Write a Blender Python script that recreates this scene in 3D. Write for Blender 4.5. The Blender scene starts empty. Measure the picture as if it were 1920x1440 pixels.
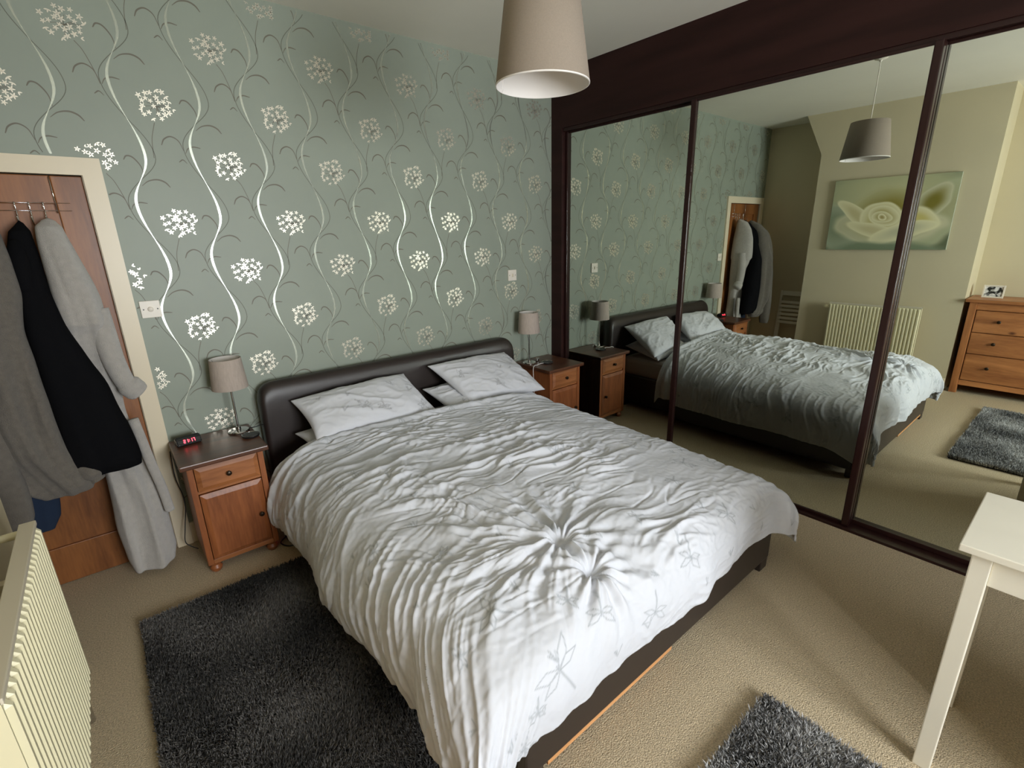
import bpy, bmesh, math, random
import numpy as np
from mathutils import Matrix, Vector

random.seed(7); rng = np.random.default_rng(7)
S = bpy.context.scene
COL = S.collection
PI = math.pi

# ------------------------------------------------------------------ camera
CAM_H = 1.68
cam = bpy.data.cameras.new('camera')
cam.sensor_width = 36.0; cam.sensor_fit = 'HORIZONTAL'
cam.lens = 917.77 / 1920 * 36.0
cam.clip_start = 0.02
camo = bpy.data.objects.new('camera', cam); COL.objects.link(camo)
Rc = ((0.76692269, -0.64129349, -0.02392154), (0.20420661, 0.20853279, 0.95645896), (-0.60838248, -0.73841502, 0.2908849))
camo.matrix_world = Matrix.Translation((0, 0, CAM_H)) @ Matrix(Rc).transposed().to_4x4()
S.camera = camo

# ------------------------------------------------------------------ room numbers
YW = 3.14            # wallpaper wall
XL = -0.84           # alcove wall on the left
XB = -0.42           # face of the chimney breast
XR = 3.72            # wall behind the fitted wardrobe
YF = -2.30           # window wall behind the camera
ZC = 2.885
WIN = (0.25, 1.85, 0.84, 2.20)   # window opening x0 x1 z0 z1

# ------------------------------------------------------------------ world, light, exposure
w = bpy.data.worlds.new('overcast_sky'); S.world = w; w.use_nodes = True
bg = w.node_tree.nodes['Background']
bg.inputs[0].default_value = (0.93, 0.97, 1.0, 1); bg.inputs[1].default_value = 19.0
pl = bpy.data.lights.new('window_portal', 'AREA'); pl.shape = 'RECTANGLE'
pl.size = WIN[1] - WIN[0]; pl.size_y = WIN[3] - WIN[2]
pl.cycles.is_portal = True
plo = bpy.data.objects.new('window_portal', pl); COL.objects.link(plo)
plo.location = ((WIN[0] + WIN[1]) / 2, YF - 0.16, (WIN[2] + WIN[3]) / 2)
plo.rotation_euler = (-PI / 2, 0, PI)   # shines towards +y
S.view_settings.view_transform = 'Standard'; S.view_settings.look = 'None'
S.view_settings.gamma = 1.0; S.view_settings.use_curve_mapping = False
S.view_settings.exposure = 0.64
try:
    cy = S.cycles
    cy.max_bounces = 10; cy.diffuse_bounces = 6; cy.glossy_bounces = 5; cy.transparent_max_bounces = 8
    cy.sample_clamp_indirect = 6.0; cy.caustics_reflective = False; cy.caustics_refractive = False
    cy.use_denoising = True
except Exception:
    pass

# ------------------------------------------------------------------ materials
def lin(c):
    return tuple(((v / 255) / 12.92 if v / 255 <= 0.04045 else ((v / 255 + 0.055) / 1.055) ** 2.4) for v in c)
MATS = {}
def mat(name, col, rough=0.6, metal=0.0, var=0.0, vscale=8.0, bump=0.0, bscale=200.0, spec=0.5, stretch=(1, 1, 1), sheen=0.0, emit=0.0, attr=None, trans=0.0, bdist=0.002, coat=0.0):
    """principled material; var mixes a noise between darker and lighter versions of the colour"""
    m = bpy.data.materials.new(name); m.use_nodes = True
    nt = m.node_tree; N = nt.nodes; L = nt.links
    p = N['Principled BSDF']
    c = (*lin(col), 1) if max(col) > 1.0 else (*col, 1)
    p.inputs['Base Color'].default_value = c
    p.inputs['Roughness'].default_value = rough; p.inputs['Metallic'].default_value = metal
    p.inputs['Specular IOR Level'].default_value = spec
    if coat: p.inputs['Coat Weight'].default_value = coat; p.inputs['Coat Roughness'].default_value = 0.25
    if sheen: p.inputs['Sheen Weight'].default_value = sheen
    if emit: p.inputs['Emission Color'].default_value = c; p.inputs['Emission Strength'].default_value = emit
    src = None
    if var or bump:
        tc = N.new('ShaderNodeTexCoord'); mp = N.new('ShaderNodeMapping'); mp.inputs['Scale'].default_value = stretch
        L.new(tc.outputs['Object'], mp.inputs[0])
    if var:
        nz = N.new('ShaderNodeTexNoise'); nz.inputs['Scale'].default_value = vscale; nz.inputs['Detail'].default_value = 5
        L.new(mp.outputs[0], nz.inputs[0])
        cr = N.new('ShaderNodeValToRGB')
        cr.color_ramp.elements[0].position = 0.3; cr.color_ramp.elements[1].position = 0.7
        cr.color_ramp.elements[0].color = (*[x * (1 - var) for x in c[:3]], 1)
        cr.color_ramp.elements[1].color = (*[min(1, x * (1 + var)) for x in c[:3]], 1)
        L.new(nz.outputs[0], cr.inputs[0]); src = cr.outputs[0]
    if attr:
        at = N.new('ShaderNodeAttribute'); at.attribute_name = attr
        if True:
            mx = N.new('ShaderNodeMix'); mx.data_type = 'RGBA'; mx.blend_type = 'MULTIPLY'; mx.inputs[0].default_value = 1
            mx.inputs[6].default_value = c
            if src is not None: L.new(src, mx.inputs[6])
            L.new(at.outputs['Color'], mx.inputs[7]); src = mx.outputs[2]
    if src is not None: L.new(src, p.inputs['Base Color'])
    if bump:
        nb = N.new('ShaderNodeTexNoise'); nb.inputs['Scale'].default_value = bscale; nb.inputs['Detail'].default_value = 3
        L.new(mp.outputs[0], nb.inputs[0])
        b = N.new('ShaderNodeBump'); b.inputs['Strength'].default_value = bump; b.inputs['Distance'].default_value = bdist
        L.new(nb.outputs[0], b.inputs['Height']); L.new(b.outputs[0], p.inputs['Normal'])
    MATS[name] = m
    return m

def wood(name, dark, light, axis='z', rough=0.42, ring=10.0, knots=True, coat=0.15):
    m = bpy.data.materials.new(name); m.use_nodes = True
    nt = m.node_tree; N = nt.nodes; L = nt.links; p = N['Principled BSDF']
    p.inputs['Roughness'].default_value = rough; p.inputs['Coat Weight'].default_value = coat; p.inputs['Coat Roughness'].default_value = 0.3
    tc = N.new('ShaderNodeTexCoord'); mp = N.new('ShaderNodeMapping')
    sc = {'x': (0.12, 1, 1), 'y': (1, 0.12, 1), 'z': (1, 1, 0.12)}[axis]
    mp.inputs['Scale'].default_value = sc; L.new(tc.outputs['Object'], mp.inputs[0])
    n1 = N.new('ShaderNodeTexNoise'); n1.inputs['Scale'].default_value = ring; n1.inputs['Detail'].default_value = 6; n1.inputs['Distortion'].default_value = 0.8
    L.new(mp.outputs[0], n1.inputs[0])
    n2 = N.new('ShaderNodeTexNoise'); n2.inputs['Scale'].default_value = ring * 12; n2.inputs['Detail'].default_value = 3
    L.new(mp.outputs[0], n2.inputs[0])
    ad = N.new('ShaderNodeMath'); ad.operation = 'MULTIPLY_ADD'; ad.inputs[1].default_value = 0.35
    L.new(n2.outputs[0], ad.inputs[0]); L.new(n1.outputs[0], ad.inputs[2])
    cr = N.new('ShaderNodeValToRGB'); e = cr.color_ramp.elements
    e[0].position = 0.42; e[1].position = 0.9
    e[0].color = (*lin(dark), 1); e[1].color = (*lin(light), 1)
    L.new(ad.outputs[0], cr.inputs[0]); src = cr.outputs[0]
    if knots:
        m2 = N.new('ShaderNodeMapping'); m2.inputs['Scale'].default_value = {'x': (0.55, 1, 1), 'y': (1, 0.55, 1), 'z': (1, 1, 0.55)}[axis]
        L.new(tc.outputs['Object'], m2.inputs[0])
        v = N.new('ShaderNodeTexVoronoi'); v.inputs['Scale'].default_value = 5.5
        L.new(m2.outputs[0], v.inputs[0])
        kr = N.new('ShaderNodeValToRGB'); kr.color_ramp.elements[0].position = 0.03; kr.color_ramp.elements[1].position = 0.11
        kr.color_ramp.elements[0].color = (0.22, 0.16, 0.12, 1); kr.color_ramp.elements[1].color = (1, 1, 1, 1)
        L.new(v.outputs['Distance'], kr.inputs[0])
        mx = N.new('ShaderNodeMix'); mx.data_type = 'RGBA'; mx.blend_type = 'MULTIPLY'; mx.inputs[0].default_value = 1
        L.new(src, mx.inputs[6]); L.new(kr.outputs[0], mx.inputs[7]); src = mx.outputs[2]
    L.new(src, p.inputs['Base Color'])
    MATS[name] = m; return m

mat('wallpaper', (0.300, 0.338, 0.278), rough=0.42, var=0.03, vscale=3, bump=0.12, bscale=900, spec=0.4)
mat('foil_white', (0.56, 0.60, 0.51), rough=0.25, metal=0.72)
mat('flower_print', (0.80, 0.75, 0.63), rough=0.33, metal=0.72)
mat('stem_print', (0.125, 0.13, 0.095), rough=0.5)
mat('leaf_print', (0.155, 0.142, 0.105), rough=0.5)
mat('cream_paint', (0.63, 0.555, 0.385), rough=0.7, var=0.03, vscale=2, bump=0.1, bscale=150)
mat('ceiling_paint', (0.84, 0.81, 0.71), rough=0.85, var=0.03, vscale=1.5, bump=0.15, bscale=60)
mat('trim_paint', (0.78, 0.68, 0.50), rough=0.35)
mat('white_paint', (0.82, 0.78, 0.66), rough=0.4, var=0.02)
mat('plastic_white', (0.82, 0.76, 0.66), rough=0.35)
mat('plastic_black', (0.012, 0.012, 0.013), rough=0.3)
mat('screw_dark', (0.03, 0.03, 0.03), rough=0.4)
wood('door_wood', (102, 58, 26), (156, 98, 50), 'z', ring=9, knots=False)
wood('pine_stain', (106, 56, 28), (170, 102, 58), 'z', ring=8)
wood('pine_stain_x', (116, 66, 34), (184, 118, 70), 'x', ring=8)
wood('pine_top', (66, 40, 28), (110, 68, 46), 'x', rough=0.35, ring=8, knots=False)
wood('chest_pine', (140, 84, 46), (206, 138, 84), 'y', ring=8)
wood('chest_pine_z', (140, 84, 46), (200, 132, 80), 'z', ring=8)
wood('pale_lath', (190, 130, 80), (225, 170, 115), 'x', ring=8, knots=False)
mat('mahogany', (0.026, 0.0095, 0.008), rough=0.5, var=0.3, vscale=12, stretch=(1, .1, 1), spec=0.18)
mat('frame_brown', (0.022, 0.008, 0.007), rough=0.28, spec=0.3)
mat('mirror', (0.74, 0.79, 0.72), rough=0.0, metal=1.0)
mat('leather', (0.024, 0.0165, 0.0145), rough=0.38, bump=0.25, bscale=420, spec=0.55)
mat('bedding', (0.63, 0.645, 0.69), rough=0.9, attr='print', bump=0.15, bscale=900, sheen=0.1)
mat('pillow_cotton', (0.66, 0.67, 0.71), rough=0.9, attr='print', bump=0.15, bscale=900, sheen=0.1)
mat('sheet_cotton', (0.62, 0.60, 0.58), rough=0.9, bump=0.15, bscale=900)
mat('shade_fabric', (0.46, 0.385, 0.33), rough=0.9, var=0.08, vscale=120, stretch=(1, 1, .2), bump=0.3, bscale=700)
mat('shade_liner', (0.78, 0.74, 0.70), rough=0.7)
mat('pendant_fabric', (0.285, 0.235, 0.185), rough=0.9, var=0.05, vscale=200, bump=0.2, bscale=900)
mat('chrome', (0.60, 0.60, 0.60), rough=0.12, metal=1.0)
mat('knob_dark', (0.035, 0.022, 0.012), rough=0.3, metal=0.6)
mat('glass_clear', (0.75, 0.78, 0.78), rough=0.05, spec=0.8)
mat('radiator_enamel', (0.80, 0.74, 0.50), rough=0.3, coat=0.3)
mat('radiator_grille', (0.66, 0.60, 0.47), rough=0.45)
mat('fleece_light', (0.45, 0.42, 0.385), rough=1, var=0.07, vscale=45, bump=0.8, bscale=330, sheen=0.5, bdist=0.006)
mat('fleece_grey', (0.150, 0.132, 0.110), rough=1, var=0.10, vscale=45, bump=0.8, bscale=300, sheen=0.12, bdist=0.006)
mat('coat_black', (0.006, 0.006, 0.007), rough=1.0, spec=0.05, bump=0.4, bscale=200)
mat('navy_cotton', (0.010, 0.022, 0.050), rough=0.95, bump=0.4, bscale=200)
mat('carpet', (0.60, 0.485, 0.32), rough=1, var=0.30, vscale=170, bump=1.0, bscale=210, bdist=0.010)
mat('rug_pile', (1.0, 1.0, 1.0), rough=1, attr='tuft')
mat('rug_back', (0.03, 0.03, 0.034), rough=1)
mat('led_red', (1.0, 0.05, 0.08), emit=5.0)
mat('cable_white', (0.7, 0.68, 0.64), rough=0.5)
mat('cable_black', (0.015, 0.015, 0.015), rough=0.5)
mat('canvas_print', (1, 1, 1), rough=0.65, attr='print')
mat('canvas_edge', (0.40, 0.42, 0.33), rough=0.8)
mat('photo_print', (1, 1, 1), rough=0.25, attr='print')

def window_glass():
    m = bpy.data.materials.new('window_glass'); m.use_nodes = True
    nt = m.node_tree; N = nt.nodes; L = nt.links; N.remove(N['Principled BSDF'])
    t = N.new('ShaderNodeBsdfTransparent'); g = N.new('ShaderNodeBsdfGlossy'); g.inputs['Roughness'].default_value = 0.02
    f = N.new('ShaderNodeFresnel'); f.inputs[0].default_value = 1.3; x = N.new('ShaderNodeMixShader')
    L.new(f.outputs[0], x.inputs[0]); L.new(t.outputs[0], x.inputs[1]); L.new(g.outputs[0], x.inputs[2])
    L.new(x.outputs[0], N['Material Output'].inputs[0]); MATS['window_glass'] = m
window_glass()

# ------------------------------------------------------------------ mesh helpers
def tag(o, label=None, cat=None, group=None, kind=None):
    if label: o['label'] = label
    if cat: o['category'] = cat
    if group: o['group'] = group
    if kind: o['kind'] = kind
    return o
def thing(name, loc, label, cat, group=None, rz=0.0):
    o = bpy.data.objects.new(name, None); COL.objects.link(o)
    o.location = loc; o.rotation_euler = (0, 0, rz); o.empty_display_size = 0.05
    return tag(o, label, cat, group)
ORG = {}
def link(name, me, m, parent=None, smooth=False):
    """me holds coordinates in the thing's own frame (world if no parent)"""
    o = bpy.data.objects.new(name, me); COL.objects.link(o)
    if m: me.materials.append(MATS[m])
    if smooth:
        me.polygons.foreach_set('use_smooth', [True] * len(me.polygons))
    if parent: o.parent = parent
    return o
def pyd(name, V, F):
    me = bpy.data.meshes.new(name); me.from_pydata([tuple(v) for v in V], [], [tuple(f) for f in F]); me.update(); return me
def box_bm(bm, lo, hi):
    x0, y0, z0 = lo; x1, y1, z1 = hi
    v = [bm.verts.new(c) for c in ((x0, y0, z0), (x1, y0, z0), (x1, y1, z0), (x0, y1, z0), (x0, y0, z1), (x1, y0, z1), (x1, y1, z1), (x0, y1, z1))]
    for f in ((0, 3, 2, 1), (4, 5, 6, 7), (0, 1, 5, 4), (1, 2, 6, 5), (2, 3, 7, 6), (3, 0, 4, 7)):
        bm.faces.new([v[i] for i in f])
    return v
def fin(bm, name):
    bmesh.ops.recalc_face_normals(bm, faces=bm.faces[:])
    me = bpy.data.meshes.new(name); bm.to_mesh(me); bm.free(); return me
def box(name, lo, hi, m, parent=None, bev=0.0, seg=2):
    bm = bmesh.new(); box_bm(bm, lo, hi)
    if bev: bmesh.ops.bevel(bm, geom=bm.edges[:], offset=bev, segments=seg, profile=0.6, affect='EDGES')
    return link(name, fin(bm, name), m, parent, smooth=False)
def boxes(name, lst, m, parent=None, bev=0.0):
    bm = bmesh.new()
    for lo, hi in lst: box_bm(bm, lo, hi)
    if bev: bmesh.ops.bevel(bm, geom=bm.edges[:], offset=bev, segments=1, affect='EDGES')
    return link(name, fin(bm, name), m, parent)
def lathe(name, prof, m, parent=None, c=(0, 0, 0), seg=40, axis='z', cap=True, smooth=True):
    V = []; F = []; n = len(prof)
    for r, h in prof:
        for k in range(seg):
            a = 2 * PI * k / seg; p = (r * math.cos(a), r * math.sin(a), h)
            if axis == 'y': p = (p[0], p[2], p[1])
            if axis == 'x': p = (p[2], p[0], p[1])
            V.append((p[0] + c[0], p[1] + c[1], p[2] + c[2]))
    for i in range(n - 1):
        for k in range(seg):
            F.append((i * seg + k, i * seg + (k + 1) % seg, (i + 1) * seg + (k + 1) % seg, (i + 1) * seg + k))
    if cap:
        F.append(tuple(range(seg))); F.append(tuple((n - 1) * seg + k for k in range(seg)))
    bm = bmesh.new(); bm.from_mesh(pyd(name, V, F))
    me = fin(bm, name)
    o = link(name, me, m, parent, smooth=smooth)
    if smooth:
        me.set_sharp_from_angle(angle=math.radians(40))
    return o
def smooth_path(pts, n=8):
    pts = [Vector(p) for p in pts]; out = []
    P = [pts[0] * 2 - pts[1]] + pts + [pts[-1] * 2 - pts[-2]]
    for i in range(1, len(P) - 2):
        a, b, c, d = P[i - 1:i + 3]
        for k in range(n):
            t = k / n
            out.append(0.5 * ((2 * b) + (c - a) * t + (2 * a - 5 * b + 4 * c - d) * t * t + (3 * b - a - 3 * c + d) * t ** 3))
    out.append(pts[-1]); return out
def tube_geo(pts, r, seg=8, V=None, F=None, rad=None):
    V = [] if V is None else V; F = [] if F is None else F
    b0 = len(V); n = len(pts); pts = [Vector(p) for p in pts]
    up = Vector((0, 0, 1))
    for i, p in enumerate(pts):
        d = (pts[min(i + 1, n - 1)] - pts[max(i - 1, 0)]).normalized()
        a = d.cross(up)
        if a.length < 1e-3: a = d.cross(Vector((1, 0, 0)))
        a.normalize(); b = d.cross(a).normalized()
        rr = rad[i] if rad else r
        for k in range(seg):
            t = 2 * PI * k / seg; V.append(tuple(p + (a * math.cos(t) + b * math.sin(t)) * rr))
    for i in range(n - 1):
        for k in range(seg):
            F.append((b0 + i * seg + k, b0 + i * seg + (k + 1) % seg, b0 + (i + 1) * seg + (k + 1) % seg, b0 + (i + 1) * seg + k))
    F.append(tuple(b0 + k for k in range(seg))[::-1]); F.append(tuple(b0 + (n - 1) * seg + k for k in range(seg)))
    return V, F
def tube(name, pts, r, m, parent=None, seg=8, sm=True, rad=None):
    V, F = tube_geo(smooth_path(pts) if sm else pts, r, seg, rad=rad)
    return link(name, pyd(name, V, F), m, parent, smooth=True)
def prism(name, poly, axis, a0, a1, m, parent=None):
    """extrude a polygon (2-D, remaining axes in order) along an axis"""
    def p3(p, a):
        return {'x': (a, p[0], p[1]), 'y': (p[0], a, p[1]), 'z': (p[0], p[1], a)}[axis]
    n = len(poly); V = [p3(p, a0) for p in poly] + [p3(p, a1) for p in poly]
    F = [tuple(range(n)), tuple(range(n, 2 * n))] + [(i, (i + 1) % n, n + (i + 1) % n, n + i) for i in range(n)]
    bm = bmesh.new(); bm.from_mesh(pyd(name, V, F)); return link(name, fin(bm, name), m, parent)
def copy_thing(o, loc):
    r = o.copy(); COL.objects.link(r); r.location = loc
    for ch in list(o.children):
        c = ch.copy(); COL.objects.link(c); c.parent = r
        for g in list(ch.children):
            d = g.copy(); COL.objects.link(d); d.parent = c
    return r
def colattr(me, name, arr):
    a = me.color_attributes.new(name, 'FLOAT_COLOR', 'POINT')
    c = np.ones((len(me.vertices), 4), dtype=np.float32); c[:, :3] = arr
    a.data.foreach_set('color', c.ravel())
# numpy gradient noise
_perm = rng.permutation(512).astype(np.int64); _perm = np.concatenate([_perm, _perm, _perm])
_ang = rng.random(512) * 2 * PI
def perlin(x, y, seed=0):
    x = np.asarray(x, float) + seed * 17.31; y = np.asarray(y, float) + seed * 9.77
    xi = np.floor(x).astype(np.int64); yi = np.floor(y).astype(np.int64); xf = x - xi; yf = y - yi
    u = xf ** 3 * (xf * (xf * 6 - 15) + 10); v = yf ** 3 * (yf * (yf * 6 - 15) + 10)
    def g(ix, iy, dx, dy):
        h = _ang[_perm[(_perm[ix % 512] + iy) % 512]]
        return np.cos(h) * dx + np.sin(h) * dy
    a = g(xi, yi, xf, yf); b = g(xi + 1, yi, xf - 1, yf); c = g(xi, yi + 1, xf, yf - 1); d = g(xi + 1, yi + 1, xf - 1, yf - 1)
    return (a * (1 - u) + b * u) * (1 - v) + (c * (1 - u) + d * u) * v
def sstep(a, b, x):
    t = np.clip((x - a) / (b - a), 0, 1); return t * t * (3 - 2 * t)
def grid_faces(nu, nv):
    i = np.arange(nu * nv).reshape(nv, nu)
    return np.stack([i[:-1, :-1].ravel(), i[:-1, 1:].ravel(), i[1:, 1:].ravel(), i[1:, :-1].ravel()], 1)
def np_mesh(name, V, F):
    me = bpy.data.meshes.new(name); V = np.asarray(V, np.float32); F = np.asarray(F, np.int32); k = F.shape[1]
    me.vertices.add(len(V)); me.vertices.foreach_set('co', V.ravel())
    me.loops.add(F.size); me.loops.foreach_set('vertex_index', F.ravel())
    me.polygons.add(len(F)); me.polygons.foreach_set('loop_start', np.arange(0, F.size, k, dtype=np.int32))
    me.polygons.foreach_set('loop_total', np.full(len(F), k, np.int32))
    me.update(calc_edges=True); me.validate(); return me

# ================================================================== THE SETTING
T = 0.15
tag(box('floor', (XL - T, YF - T, -0.1), (XR + T, YW + T, 0.0), 'carpet'), 'beige loop pile carpet covering the bedroom floor', kind='structure')
tag(box('ceiling', (XL - T, YF - T, ZC), (XR + T, YW + T, ZC + 0.1), 'ceiling_paint'), 'plain off-white plaster ceiling', kind='structure')
DX0, DX1, DZ = -0.735, 0.050, 1.99     # door opening
wb = tag(boxes('wall_back', [((DX1, YW, 0), (XR + T, YW + T, ZC)), ((XL - T, YW, 0), (DX0, YW + T, ZC)), ((DX0, YW, DZ), (DX1, YW + T, ZC))], 'wallpaper'),
         'sage green wallpaper wall with silver vines and flower heads', kind='structure')
tag(box('wall_left', (XL - T, YF, 0), (XL, YW, ZC), 'cream_paint'), 'cream painted alcove wall', kind='structure')
tag(box('wall_right', (XR, YF, 0), (XR + T, YW, ZC), 'cream_paint'), 'wall behind the fitted wardrobe', kind='structure')
tag(boxes('wall_front', [((XL, YF - T, 0), (WIN[0], YF, ZC)), ((WIN[1], YF - T, 0), (XR, YF, ZC)), ((WIN[0], YF - T, 0), (WIN[1], YF, WIN[2])), ((WIN[0], YF - T, WIN[3]), (WIN[1], YF, ZC))], 'cream_paint'),
    'cream window wall behind the camera', kind='structure')
BY0, BY1 = 0.89, 2.37
tag(prism('wall_chimney', [(BY0, 0), (BY1, 0), (BY1, 2.46), (BY1 + 0.20, ZC), (BY0, ZC)], 'x', XL, XB, 'cream_paint'),
    'cream chimney breast flaring out at the ceiling', kind='structure')
# unseen window, place and size guessed from how the light falls
win = tag(box('window_1', (WIN[0] - 0.05, YF - 0.01, WIN[2] - 0.06), (WIN[1] + 0.05, YF + 0.12, WIN[2] - 0.025), 'white_paint', bev=0.004), 'white framed double window behind the camera', kind='structure')
fw = 0.05
xm = (WIN[0] + WIN[1]) / 2
for (a, b, c, d) in ((WIN[0], WIN[0] + fw, WIN[2], WIN[3]), (WIN[1] - fw, WIN[1], WIN[2], WIN[3]), (xm - fw / 2, xm + fw / 2, WIN[2], WIN[3]),
                     (WIN[0], WIN[1], WIN[2] - 0.025, WIN[2] + fw), (WIN[0], WIN[1], WIN[3] - fw, WIN[3])):
    box('window_frame', (a, YF - 0.11, c), (b, YF - 0.05, d), 'white_paint', win, bev=0.004)
for (a, b) in ((WIN[0] + fw, xm - fw / 2), (xm + fw / 2, WIN[1] - fw)):
    box('pane', (a, YF - 0.082, WIN[2] + fw), (b, YF - 0.078, WIN[3] - fw), 'window_glass', win)
# door frame trim, door, baseboards
AW = 0.075
tr = tag(prism('trim_1', [(DX0 - AW, 0), (DX0 - AW, DZ + AW), (DX1 + AW, DZ + AW), (DX1 + AW, 0), (DX1, 0), (DX1, DZ), (DX0, DZ), (DX0, 0)], 'y', YW - 0.018, YW, 'trim_paint'),
         'cream painted architrave around the wooden door', kind='structure')
box('door_lining', (DX1 - 0.004, YW, 0), (DX1 + 0.0, YW + 0.10, DZ), 'trim_paint', tr)
box('door_light_block', (DX0 - 0.05, YW + 0.10, -0.02), (DX1 + 0.05, YW + 0.14, DZ + 0.05), 'trim_paint', tr)  # panel added behind the door, blocks outside light leaking round the leaf
door = tag(box('door_1', (DX0 + 0.004, YW + 0.020, 0.006), (DX1 - 0.006, YW + 0.045, DZ - 0.004), 'door_wood'), 'orange brown wooden panelled bedroom door hung with coats', kind='structure')
yd0, yd1 = YW + 0.006, YW + 0.022
for lo, hi in (((DX0 + 0.004, yd0, 0.006), (DX0 + 0.115, yd1, DZ - 0.004)), ((DX1 - 0.117, yd0, 0.006), (DX1 - 0.006, yd1, DZ - 0.004))):
    box('door_stile', lo, hi, 'door_wood', door, bev=0.004)
for z0, z1 in ((0.006, 0.21), (0.80, 0.99), (DZ - 0.125, DZ - 0.004)):
    box('door_rail', (DX0 + 0.115, yd0, z0), (DX1 - 0.117, yd1, z1), 'door_wood', door, bev=0.004)
def skirt(name, lo, hi): tag(box(name, lo, hi, 'trim_paint', bev=0.006), kind='structure')
skirt('baseboard_back', (DX1 + AW, YW - 0.016, 0), (3.06, YW, 0.13))
skirt('baseboard_left', (XL, BY1, 0), (XL + 0.016, YW - 0.02, 0.13))
skirt('baseboard_chimney', (XB, BY0, 0), (XB + 0.016, BY1, 0.13))
skirt('baseboard_front', (XL + 0.02, YF, 0), (3.05, YF + 0.016, 0.13))

# ------------------------------------------------------------------ wallpaper print on wall_back
YP = YW - 0.0006
def ribbon(P, wd, V, F, off=0.0):
    n = len(P); b = len(V)
    for i in range(n):
        a = P[max(i - 1, 0)]; c = P[min(i + 1, n - 1)]
        dx, dz = c[0] - a[0], c[1] - a[1]; l = math.hypot(dx, dz) or 1
        nx, nz = -dz / l, dx / l; h = wd[i] / 2
        V.append((P[i][0] + nx * h, YP - off, P[i][1] + nz * h)); V.append((P[i][0] - nx * h, YP - off, P[i][1] - nz * h))
    for i in range(n - 1): F.append((b + 2 * i, b + 2 * i + 1, b + 2 * i + 3, b + 2 * i + 2))
def curve2(pts, n=7):
    return [(v.x, v.y) for v in smooth_path([(p[0], p[1], 0) for p in pts], n)]
PZ = 0.5415; PX = 0.2762
def wall_ok(x, z):
    if x > 3.06 or x < XL + 0.01 or z > ZC - 0.01 or z < 0.14: return False
    if x < DX1 + AW + 0.005 and z < DZ + AW + 0.005: return False
    return True
def clipped(P, wd):
    run = []
    for p, w_ in zip(P, wd):
        if wall_ok(*p): run.append((p, w_))
        else:
            if len(run) > 2: yield [r[0] for r in run], [r[1] for r in run]
            run = []
    if len(run) > 2: yield [r[0] for r in run], [r[1] for r in run]
def print_part(name, V, F, m, label=None):
    if F:
        o = link(name, pyd(name, V, F), m, wb); tag(o, label)
# vine k sits at xv; right bulge height zr
def wave(z, zr0, frac=0.40):
    t = ((zr0 - z) / PZ) % 1.0          # fraction below the right-hand bulge
    return math.cos(PI * t / frac) if t < frac else math.cos(PI * (1 + (t - frac) / (1 - frac)))
def hooks(side):
    """leaf hooks relative to (vine centre, right bulge height), for one period"""
    out = [
        ([(0.000, -0.135), (0.030, -0.112), (0.068, -0.104), (0.098, -0.115), (0.116, -0.138)], 0.0075),   # big hook to the right below the bulge
        ([(0.018, -0.090), (0.012, -0.045), (-0.012, -0.008), (-0.036, -0.002), (-0.050, -0.020)], 0.0065), # hook left of the bulge
        ([(-0.064, -0.245), (-0.050, -0.222), (-0.025, -0.212), (0.006, -0.216)], 0.0055),                   # leaf crossing the vine
        ([(-0.066, -0.292), (-0.082, -0.276), (-0.100, -0.288)], 0.0045),
        ([(-0.070, -0.235), (-0.085, -0.190), (-0.115, -0.172), (-0.145, -0.186), (-0.160, -0.214)], 0.0060),
    ]
    return out
k0, k1 = -4, 11
for k in range(k0, k1):
    xv = 0.268 + PX * k
    odd = (k % 2 == 0)
    zr0 = 1.548 if odd else 1.2775
    # silver vine
    P = []; wd = []
    z = 0.12
    while z < ZC:
        c = wave(z, zr0)
        P.append((xv + 0.039 * c, z)); wd.append(0.0022 + 0.0092 * abs(c) ** 1.2); z += 0.012
    V, F = [], []
    for p, q in clipped(P, wd): ribbon(p, q, V, F, 0.0002)
    print_part('vine_foil', V, F, 'foil_white')
    # thin stem winding round it
    P = []; wd = []; z = 0.12
    while z < ZC:
        c = wave(z, zr0); P.append((xv + (0.080 if c > 0 else 0.070) * c, z)); wd.append(0.0030); z += 0.014
    V, F = [], []
    for p, q in clipped(P, wd): ribbon(p, q, V, F)
    print_part('stem_line', V, F, 'stem_print')
    V, F = [], []
    for j in range(-4, 5):
        zr = zr0 + PZ * j
        for pts, wmax in hooks(1):
            C_ = curve2([(xv + a, zr + b) for a, b in pts]); n = len(C_)
            W_ = [0.002 + wmax * math.sin(PI * min(1, (i / (n - 1)) * 0.96)) ** 0.8 * (0.35 + 0.65 * i / (n - 1)) for i in range(n)]
            for p, q in clipped(C_, W_): ribbon(p, q, V, F, 0.0001)
        if odd:   # flower stalks
            for pts in ([(0.074, -0.005), (0.082, 0.08), (0.106, 0.155)], [(-0.070, -0.245), (-0.082, -0.190), (-0.105, -0.120), (-0.128, -0.085)]):
                C_ = curve2([(xv + a, zr + b) for a, b in pts]); W_ = [0.0028] * len(C_)
                for p, q in clipped(C_, W_): ribbon(p, q, V, F)
    print_part('leaf_hook', V, F, 'leaf_print')
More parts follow.
